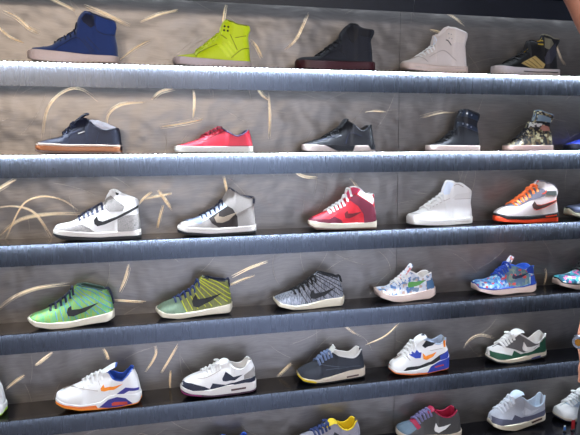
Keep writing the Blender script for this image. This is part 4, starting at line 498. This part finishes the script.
INFO = [
 ('A1', 'high_top_sneaker', 'blue high-top sneaker with a pale sole, leftmost on the top lit shelf', 'sneaker'),
 ('A2', 'high_top_sneaker', 'bright yellow-green high-top sneaker with four black eyelets and a white sole', 'sneaker'),
 ('A3', 'high_top_sneaker', 'black high-top sneaker with a dark maroon sole', 'sneaker'),
 ('A4', 'high_top_sneaker', 'white high-top sneaker with an ankle strap on the top lit shelf', 'sneaker'),
 ('A5', 'high_top_sneaker', 'black high-top sneaker with a gold side panel and gold eyelet bars', 'sneaker'),
 ('B1', 'low_top_sneaker', 'navy low-top sneaker with a brown gum sole and white tissue inside', 'sneaker'),
 ('B2', 'low_top_sneaker', 'red low-top sneaker with a flat white sole', 'sneaker'),
 ('B3', 'low_top_sneaker', 'black low-top sneaker with a white and black stepped sole', 'sneaker'),
 ('B4', 'high_top_sneaker', 'black high-top sneaker with two studded ankle straps and a white sole', 'sneaker'),
 ('B5', 'high_top_sneaker', 'patterned beige and grey strapped high-top sneaker with a pink-white sole', 'sneaker'),
 ('B6', 'low_top_sneaker', 'bright blue shoe toe cut by the right edge on the second lit shelf', 'sneaker'),
 ('C1', 'high_top_sneaker', 'white high-top sneaker with grey crackle panels, a black tick and dark laces', 'sneaker'),
 ('C2', 'high_top_sneaker', 'grey high-top sneaker with a dark brown side panel and navy laces', 'sneaker'),
 ('C3', 'high_top_sneaker', 'red and maroon high-top sneaker with white laces and white collar', 'sneaker'),
 ('C4', 'high_top_sneaker', 'all-white high-top sneaker beside the red and maroon one', 'sneaker'),
 ('C5', 'high_top_sneaker', 'light grey high-top sneaker with bright orange laces and orange sole', 'sneaker'),
 ('C6', 'low_top_sneaker', 'dark blue shoe with a cream sole cut by the right edge', 'sneaker'),
 ('D1', 'knit_sneaker', 'green knit mid-top sneaker with blue cables and a black tick', 'sneaker'),
 ('D2', 'knit_sneaker', 'olive knit mid-top sneaker with bright yellow cables', 'sneaker'),
 ('D3', 'knit_sneaker', 'grey knit mid-top sneaker with black cables and a cream sole', 'sneaker'),
 ('D4', 'running_shoe', 'white and pale blue floral running shoe with a green tick', 'running shoe'),
 ('D5', 'running_shoe', 'blue floral running shoe with red flowers and a bright blue heel', 'running shoe'),
 ('D6', 'running_shoe', 'teal and pink floral shoe with a black rim stripe at the right edge', 'running shoe'),
 ('E0', 'running_shoe', 'white shoe heel with a lime line cut by the left edge', 'running shoe'),
 ('E1', 'running_shoe', 'white running shoe with orange tick, purple heel arch and blue lining', 'running shoe'),
 ('E2', 'running_shoe', 'white running shoe with navy mudguard and navy tick', 'running shoe'),
 ('E3', 'running_shoe', 'dark grey running shoe with yellow toe edge and cream midsole', 'running shoe'),
 ('E4', 'running_shoe', 'white running shoe with black stripe, orange tick and blue heel sole', 'running shoe'),
 ('E5', 'running_shoe', 'white and grey running shoe with a green mudguard', 'running shoe'),
 ('F1', 'running_shoe', 'shoe with blue collar tips barely showing at the bottom edge', 'running shoe'),
 ('F2', 'running_shoe', 'grey running shoe with yellow lining cut by the bottom edge', 'running shoe'),
 ('F3', 'running_shoe', 'dark grey running shoe with maroon lining and a white tick', 'running shoe'),
 ('F4', 'running_shoe', 'pale grey running shoe with a slate grey mudguard on the lowest shelf', 'running shoe'),
 ('F5', 'running_shoe', 'white shoe behind the red tag at the lower right corner', 'running shoe'),
]
ROWNAME = {1: 'top lit shelf', 2: 'second lit shelf', 3: 'third lit shelf', 4: 'fourth shelf', 5: 'fifth shelf', 6: 'lowest shelf'}
for key, nm, lab, cat in INFO:
    build_shoe(key, nm, lab, cat, 'shoes on the ' + ROWNAME[SHOES[key]['row']])

# crumpled tissue stuffed in the navy shoe
def tissue():
    d = SHOES['B1']; s = Shoe(d); bm = bmesh.new(); bmesh.ops.create_icosphere(bm, subdivisions=4, radius=1)
    x0, x1 = s.d['rim'][0][0] + 8, s.xe - 10; cx = (x0 + x1) / 2
    for v in bm.verts:
        p = v.co.copy(); k = 1 + .10 * math.sin(7 * p.x + 3 * p.z) * math.cos(9 * p.y) + random.uniform(-.03, .03)
        x = cx + p.x * (x1 - x0) / 2 * k
        slope = (cx - x) * .30
        v.co = Vector((x, p.y * 24 * k, 93 + slope + p.z * 18 * k)) / 1000
    o = obj('tissue_paper', bm, 'tissue', sharp=25, loc=(d['X'], d['Y'], SHELF_Z[2]))
    o['label'] = 'crumpled white tissue paper stuffed in the navy gum-soled sneaker'; o['category'] = 'paper'
tissue()

# ---------------------------------------------------------------- wall, shelves, floor
def structure(o): o['kind'] = 'structure'; return o
def wall_panel(x0, x1, mats):
    bm = bmesh.new(); add_box(bm, x0, x1, WALL_Y, WALL_Y + .03, 0, 2.9)
    # swirl brush marks as fine parallel ridges, their glints painted as pale warm colour
    for arc in SWIRL_GLINTS:
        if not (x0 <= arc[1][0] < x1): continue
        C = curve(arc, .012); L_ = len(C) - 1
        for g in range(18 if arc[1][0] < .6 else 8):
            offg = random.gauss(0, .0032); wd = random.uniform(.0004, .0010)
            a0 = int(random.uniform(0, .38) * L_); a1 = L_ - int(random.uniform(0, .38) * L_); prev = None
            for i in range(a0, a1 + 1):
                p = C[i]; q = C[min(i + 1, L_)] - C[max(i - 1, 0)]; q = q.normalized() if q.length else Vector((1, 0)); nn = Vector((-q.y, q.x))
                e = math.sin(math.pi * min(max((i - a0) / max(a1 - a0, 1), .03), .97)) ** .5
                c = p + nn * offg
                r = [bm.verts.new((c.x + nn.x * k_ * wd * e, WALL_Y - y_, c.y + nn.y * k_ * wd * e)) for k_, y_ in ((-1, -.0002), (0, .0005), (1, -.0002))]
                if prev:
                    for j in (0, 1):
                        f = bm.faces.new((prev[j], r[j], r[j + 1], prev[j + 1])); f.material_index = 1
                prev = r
    # fine brush hairlines in loose fans, streak highlights painted as lighter steel
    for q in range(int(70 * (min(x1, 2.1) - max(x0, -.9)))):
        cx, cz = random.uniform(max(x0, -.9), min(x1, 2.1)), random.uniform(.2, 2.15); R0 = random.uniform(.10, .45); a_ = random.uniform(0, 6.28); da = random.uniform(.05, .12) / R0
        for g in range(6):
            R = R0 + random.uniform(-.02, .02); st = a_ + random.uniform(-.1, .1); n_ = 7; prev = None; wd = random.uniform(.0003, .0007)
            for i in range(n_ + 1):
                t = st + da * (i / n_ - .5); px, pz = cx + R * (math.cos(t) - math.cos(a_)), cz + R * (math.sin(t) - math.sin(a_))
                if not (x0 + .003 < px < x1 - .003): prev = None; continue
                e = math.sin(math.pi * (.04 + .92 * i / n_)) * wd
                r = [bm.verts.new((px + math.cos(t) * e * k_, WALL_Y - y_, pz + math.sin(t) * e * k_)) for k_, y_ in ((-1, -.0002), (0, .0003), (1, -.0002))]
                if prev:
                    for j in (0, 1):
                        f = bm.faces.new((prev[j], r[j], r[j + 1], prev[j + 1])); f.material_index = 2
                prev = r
    return structure(obj('wall_back', bm, mats))
wall_panel(LEFT, SEAM_X - .0008, ['steel', 'swirl', 'hairline_glint'])
wall_panel(SEAM_X + .0008, RIGHT, ['steel', 'swirl', 'hairline_glint'])
bm = bmesh.new(); add_box(bm, LEFT - .5, RIGHT + .5, -4.5, WALL_Y + .03, -.05, 0); structure(obj('floor', bm, 'floor_tile'))

def shelf(row, label):
    Z = SHELF_Z[row]
    fr = -.10 if row == 6 else 0          # the lowest ledge stands further out
    root = empty('display_shelf', (SEAM_X, fr, Z), label, 'shelf', 'shelves along the wall')
    bm = bmesh.new(); add_box(bm, LEFT - SEAM_X, RIGHT - SEAM_X, .0225, WALL_Y - fr, -.003, 0)
    obj('shelf_top', bm, 'gloss' if row else 'header', root)
    bm = bmesh.new(); add_box(bm, LEFT - SEAM_X, RIGHT - SEAM_X, 0, .0225, -.003, 0, .0006)
    obj('front_lip', bm, 'lip', root)
    for a, b in ((LEFT - SEAM_X, -.0006), (.0006, RIGHT - SEAM_X)):
        bm = bmesh.new()
        # sheet that leans back towards its lower edge
        P = [(.0172, -.003), (.0192, -.0771), (.0222, -.0771), (.0202, -.003)]
        A = [bm.verts.new((a, y, z)) for y, z in P]; B = [bm.verts.new((b, y, z)) for y, z in P]
        for k in range(4): bm.faces.new((A[k], A[(k + 1) % 4], B[(k + 1) % 4], B[k]))
        bm.faces.new(A[::-1]); bm.faces.new(B)
        obj('fascia', bm, 'fascia' if row else 'header', root)
    if row:
        bm = bmesh.new(); add_box(bm, -1.75, 1.35, .0065, .0135, -.0033, -.003)
        lm_ = 'led' if row < 3 else 'led_mid' if row == 3 else 'led_low'; k_ = {'led': 1, 'led_mid': .6, 'led_low': .2}[lm_]
        strip = obj('led_strip', bm, 'strip_backing', root)
        xs = []; x = -1.74
        while x < 1.34: xs.append(x); x += .0165
        if row <= 3:
            bm = bmesh.new(); add_box(bm, -.0036, .0036, -.0024, .0024, -.0005, 0, .0001)
            d0 = obj('diode', bm, lm_, strip); near = [v for v in xs if v > -1.46][:100]; d0.location = (near[0], .0100, -.0033)
            for v in near[1:]:
                c = d0.copy(); COL.objects.link(c); c.parent = strip; c.location = (v, .0100, -.0033)
            rest = [v for v in xs if v not in near]
        else: rest = xs
        bm = bmesh.new()
        for v in rest: add_box(bm, v - .0036, v + .0036, .0076, .0124, -.0037, -.0033)
        o = obj('diode', bm, lm_, strip); o['kind'] = 'stuff'
        l = bpy.data.lights.new('led_light', 'AREA'); l.shape = 'RECTANGLE'; l.size = 3.1; l.size_y = .006; l.energy = LED_W * k_; l.color = (.80, .90, 1)
        lo = bpy.data.objects.new('led_light', l); COL.objects.link(lo); lo.parent = root; lo.location = (-.2, .0100, -.0046)
        lo.rotation_euler = (math.radians(LED_TILT), 0, 0)
    # second strip under the shelf board, behind the fascia, lighting the shoes below
    bm = bmesh.new(); add_box(bm, -1.75, 1.35, .087, .097, -.007, -.003)
    obj('inner_led_strip', bm, 'strip_backing', root)
    l = bpy.data.lights.new('inner_led_light', 'AREA'); l.shape = 'RECTANGLE'; l.size = 3.1; l.size_y = .01; l.energy = INNER_W * (1 if row else .6); l.color = (.76, .87, 1)
    lo = bpy.data.objects.new('inner_led_light', l); COL.objects.link(lo); lo.parent = root; lo.location = (-.2, .092, -.008); lo.rotation_euler = (0, 0, 0)
for r_, lb in [(0, 'dark unlit metal shelf along the very top of the photo'), (1, 'lit metal shelf under the blue and yellow high-tops'), (2, 'lit metal shelf under the red low-top and the navy gum-soled sneaker'),
               (3, 'metal shelf under the red and maroon high-top'), (4, 'metal shelf under the knit mid-tops and floral shoes'), (5, 'metal shelf under the white running shoe with orange tick'), (6, 'lowest metal shelf cut by the bottom edge of the photo')]:
    shelf(r_, lb)

# ---------------------------------------------------------------- person at the right edge
def skin_mesh(name, verts, edges, mat, parent=None, root=0, sub=2):
    me = bpy.data.meshes.new(name); me.from_pydata([v[:3] for v in verts], edges, []); me.update()
    o = bpy.data.objects.new(name, me); COL.objects.link(o)
    mod = o.modifiers.new('Skin', 'SKIN'); mod.use_smooth_shade = True
    sk = me.skin_vertices[0].data
    for i, v in enumerate(verts):
        r = v[3]; sk[i].radius = (r, r) if not isinstance(r, tuple) else r; sk[i].use_root = (i == root)
    ss = o.modifiers.new('Sub', 'SUBSURF'); ss.levels = sub; ss.render_levels = sub
    dg = bpy.context.evaluated_depsgraph_get(); ev = o.evaluated_get(dg)
    m2 = bpy.data.meshes.new_from_object(ev); o.modifiers.clear(); o.data = m2
    m2.materials.clear(); m2.materials.append(MATS[mat])
    for p in m2.polygons: p.use_smooth = True; p.material_index = 0
    if parent: o.parent = parent
    return o
def person():
    root = empty('person', (0, 0, 0), 'person at the right edge, wrist watch on the lowered arm, other arm raised, dark trousers', 'person')
    V = []; E = []
    def chain(start, pts):
        prev = start
        for p in pts:
            V.append(p); E.append((prev, len(V) - 1)); prev = len(V) - 1
        return prev
    V.append((1.63, -.42, .95, .125))
    sp = chain(0, [(1.63, -.42, 1.10, .115), (1.625, -.42, 1.25, .12), (1.62, -.42, 1.38, .115)])
    nk = chain(sp, [(1.575, -.42, 1.47, .055), (1.57, -.42, 1.52, .052)])
    hd = chain(nk, [(1.555, -.42, 1.58, .075), (1.555, -.42, 1.66, .088), (1.565, -.42, 1.725, .07)])
    # raised arm nearer the camera
    ra = chain(sp, [(1.56, -.53, 1.42, .055), (1.47, -.56, 1.56, .047), (1.40, -.55, 1.68, .042), (1.345, -.51, 1.80, .040), (1.30, -.47, 1.90, .034), (1.282, -.455, 1.95, .031), (1.262, -.44, 2.0, .034)])
    # lowered arm with the watch
    la = chain(sp, [(1.60, -.31, 1.41, .055), (1.60, -.30, 1.25, .047), (1.592, -.30, 1.10, .041), (1.556, -.30, .95, .036), (1.517, -.30, .83, .028), (1.516, -.30, .795, .027), (1.524, -.303, .765, .030), (1.535, -.306, .73, .033)])
    for base, dirv, sidev in ((ra, Vector((-.25, .15, .95)).normalized(), Vector((.25, .9, -.1)).normalized()), (la, Vector((.08, -.02, -1)).normalized(), Vector((.5, -.85, .0)).normalized())):
        b = Vector(V[base][:3])
        for k, (sd, ln) in enumerate(((-.030, .066), (-.010, .078), (.010, .074), (.028, .060))):
            p1 = b + dirv * .038 + sidev * sd; p2 = p1 + dirv * ln * .5; p3 = p1 + dirv * ln * .95 + Vector((-.006, 0, 0))
            chain(base, [tuple(p1) + (.010,), tuple(p2) + (.009,), tuple(p3) + (.008,)])
        t1 = b + sidev * .036 - dirv * .004; t2 = t1 + sidev * .018 + dirv * .028; t3 = t2 + dirv * .026
        chain(base, [tuple(t1) + (.012,), tuple(t2) + (.010,), tuple(t3) + (.008,)])
    for pts in ([(1.59, -.51, .86, .085), (1.455, -.50, .58, .06), (1.50, -.50, .30, .045), (1.53, -.50, .09, .042), (1.51, -.50, .05, .04), (1.41, -.50, .034, .033)],
                [(1.68, -.32, .86, .08), (1.75, -.31, .48, .06), (1.80, -.31, .10, .042), (1.78, -.31, .05, .04), (1.68, -.31, .034, .033)]):
        chain(0, pts)
    body = skin_mesh('body', V, E, 'skin', root)
    # head details
    bm = bmesh.new()
    bmesh.ops.create_uvsphere(bm, u_segments=20, v_segments=14, radius=1)
    for v in bm.verts: v.co = Vector((1.575 + v.co.x * .098, -.42 + v.co.y * .09, 1.705 + v.co.z * .085))
    obj('hair', bm, 'hair', root)
    for sy in (-1, 1):
        bm = bmesh.new(); bmesh.ops.create_uvsphere(bm, u_segments=10, v_segments=8, radius=.011); e = obj('eye', bm, 'eye_white', root); e.location = (1.478, -.42 + sy * .03, 1.635)
    bm = bmesh.new(); bmesh.ops.create_cone(bm, segments=10, radius1=.016, radius2=.006, depth=.04, cap_ends=True); e = obj('nose', bm, 'skin', root); e.location = (1.468, -.42, 1.605)
    bm = bmesh.new(); add_box(bm, -.008, .008, -.022, .022, -.006, .006, .004); e = obj('mouth', bm, 'lips', root); e.location = (1.478, -.42, 1.567)
    # clothes
    TV = [(1.63, -.42, .98, .135)]; TE = []
    def ch(start, pts, VV, EE):
        prev = start
        for q in pts: VV.append(q); EE.append((prev, len(VV) - 1)); prev = len(VV) - 1
    ch(0, [(1.60, -.51, .86, .112), (1.452, -.50, .64, .104), (1.445, -.50, .52, .102), (1.49, -.50, .30, .09), (1.52, -.50, .11, .08)], TV, TE)
    ch(0, [(1.69, -.32, .86, .10), (1.75, -.31, .50, .09), (1.78, -.31, .25, .08), (1.80, -.31, .11, .078)], TV, TE)
    skin_mesh('trousers', TV, TE, 'trousers', root)
    SV = [(1.63, -.42, .90, .150)]; SE = []
    ch(0, [(1.63, -.42, 1.10, .130), (1.625, -.42, 1.25, .135), (1.62, -.42, 1.38, .13), (1.575, -.42, 1.45, .075)], SV, SE)
    ch(3, [(1.56, -.53, 1.42, .068), (1.485, -.555, 1.54, .06)], SV, SE); ch(3, [(1.60, -.31, 1.41, .068), (1.60, -.30, 1.27, .06)], SV, SE)
    skin_mesh('shirt', SV, SE, 'shirt', root)
    # wristwatch worn on the lowered arm
    bm = bmesh.new(); n = 28; rings = []
    for k in range(n):
        a = 2 * math.pi * k / n; rings.append([bm.verts.new((math.cos(a) * rr, math.sin(a) * rr, zz)) for rr, zz in ((.0315, -.013), (.0355, -.011), (.0355, .011), (.0315, .013))])
    for k in range(n):
        A, B = rings[k], rings[(k + 1) % n]
        for j in range(4): bm.faces.new((A[j], A[(j + 1) % 4], B[(j + 1) % 4], B[j]))
    w = obj('wristwatch', bm, 'watch_steel', root, loc=(1.5175, -.2995, .803)); w['label'] = 'silver wristwatch with a gold dial'
    bm = bmesh.new(); bmesh.ops.create_cone(bm, segments=28, radius1=.026, radius2=.023, depth=.013, cap_ends=True)
    c = obj('case', bm, 'watch_steel', w); c.location = (-.034, -.012, .0); c.rotation_euler = (math.radians(90), 0, math.radians(-68))
    bm = bmesh.new(); bmesh.ops.create_cone(bm, segments=24, radius1=.013, radius2=.013, depth=.004, cap_ends=True)
    f = obj('dial', bm, 'watch_gold', w); nrm = Vector((math.sin(math.radians(-68)), -math.cos(math.radians(-68)), 0)); f.location = Vector((-.034, -.012, 0)) + nrm * .0055; f.rotation_euler = c.rotation_euler
person()
# small tags on the lowest shelf by the white shoe
def tag_card(x, z0, w, h, m, label, head):
    o = empty('shelf_tag', (x, -.03, z0), label, 'tag')
    bm = bmesh.new(); add_box(bm, -w / 2, w / 2, -.001, .001, .006, h, .0008); obj('card', bm, m, o)
    bm = bmesh.new(); add_box(bm, -w / 2, w / 2, -.006, .006, 0, .006, .001); obj('foot', bm, 'black', o)
    bm = bmesh.new(); add_box(bm, -w * .35, w * .35, -.0013, .0013, h, h + head, .0008); obj('clip', bm, 'white', o)
tag_card(1.723, SHELF_Z[6] + .0003, .017, .048, 'tag_red', 'small red tag with a white clip standing at the lower right corner', .008)
tag_card(1.681, SHELF_Z[6] + .0003, .012, .022, 'tag_blue', 'tiny blue and white tag beside the red tag', .006)

# ---------------------------------------------------------------- light
def area(name, loc, target, size, watts, color, size_y=None):
    l = bpy.data.lights.new(name, 'AREA'); l.energy = watts; l.color = color; l.size = size
    if size_y: l.shape = 'RECTANGLE'; l.size_y = size_y
    o = bpy.data.objects.new(name, l); COL.objects.link(o); o.location = loc
    o.rotation_euler = (Vector(target) - Vector(loc)).to_track_quat('-Z', 'Y').to_euler()
    return o
for a in LIGHTS: area(*a)
fl = area('floor_fill', (.9, -2.6, 3.2), (.9, -2.59, 0), 2.6, FLOOR_W, (.74, .84, 1), 1.2); fl.data.spread = math.radians(60)  # added downlight, brightens the floor mirrored in the lower wall
w = bpy.data.worlds.new('shop_room'); SC.world = w; w.use_nodes = True
w.node_tree.nodes['Background'].inputs[0].default_value = WORLD; w.node_tree.nodes['Background'].inputs[1].default_value = 1

# ---------------------------------------------------------------- camera
cd = bpy.data.cameras.new('camera'); cam = bpy.data.objects.new('camera', cd); COL.objects.link(cam)
cd.sensor_width = 36; cd.lens = 561.24 / 580 * 36; cd.clip_start = .02
r_ = Vector((.973298, -.229453, -.006563)); u_ = Vector((.03385, .115191, .992767)); f_ = Vector((.227032, .966479, -.11988))
cam.matrix_world = Matrix(((r_.x, u_.x, -f_.x, 0), (r_.y, u_.y, -f_.y, -2.0035), (r_.z, u_.z, -f_.z, 1.5104), (0, 0, 0, 1)))
SC.camera = cam
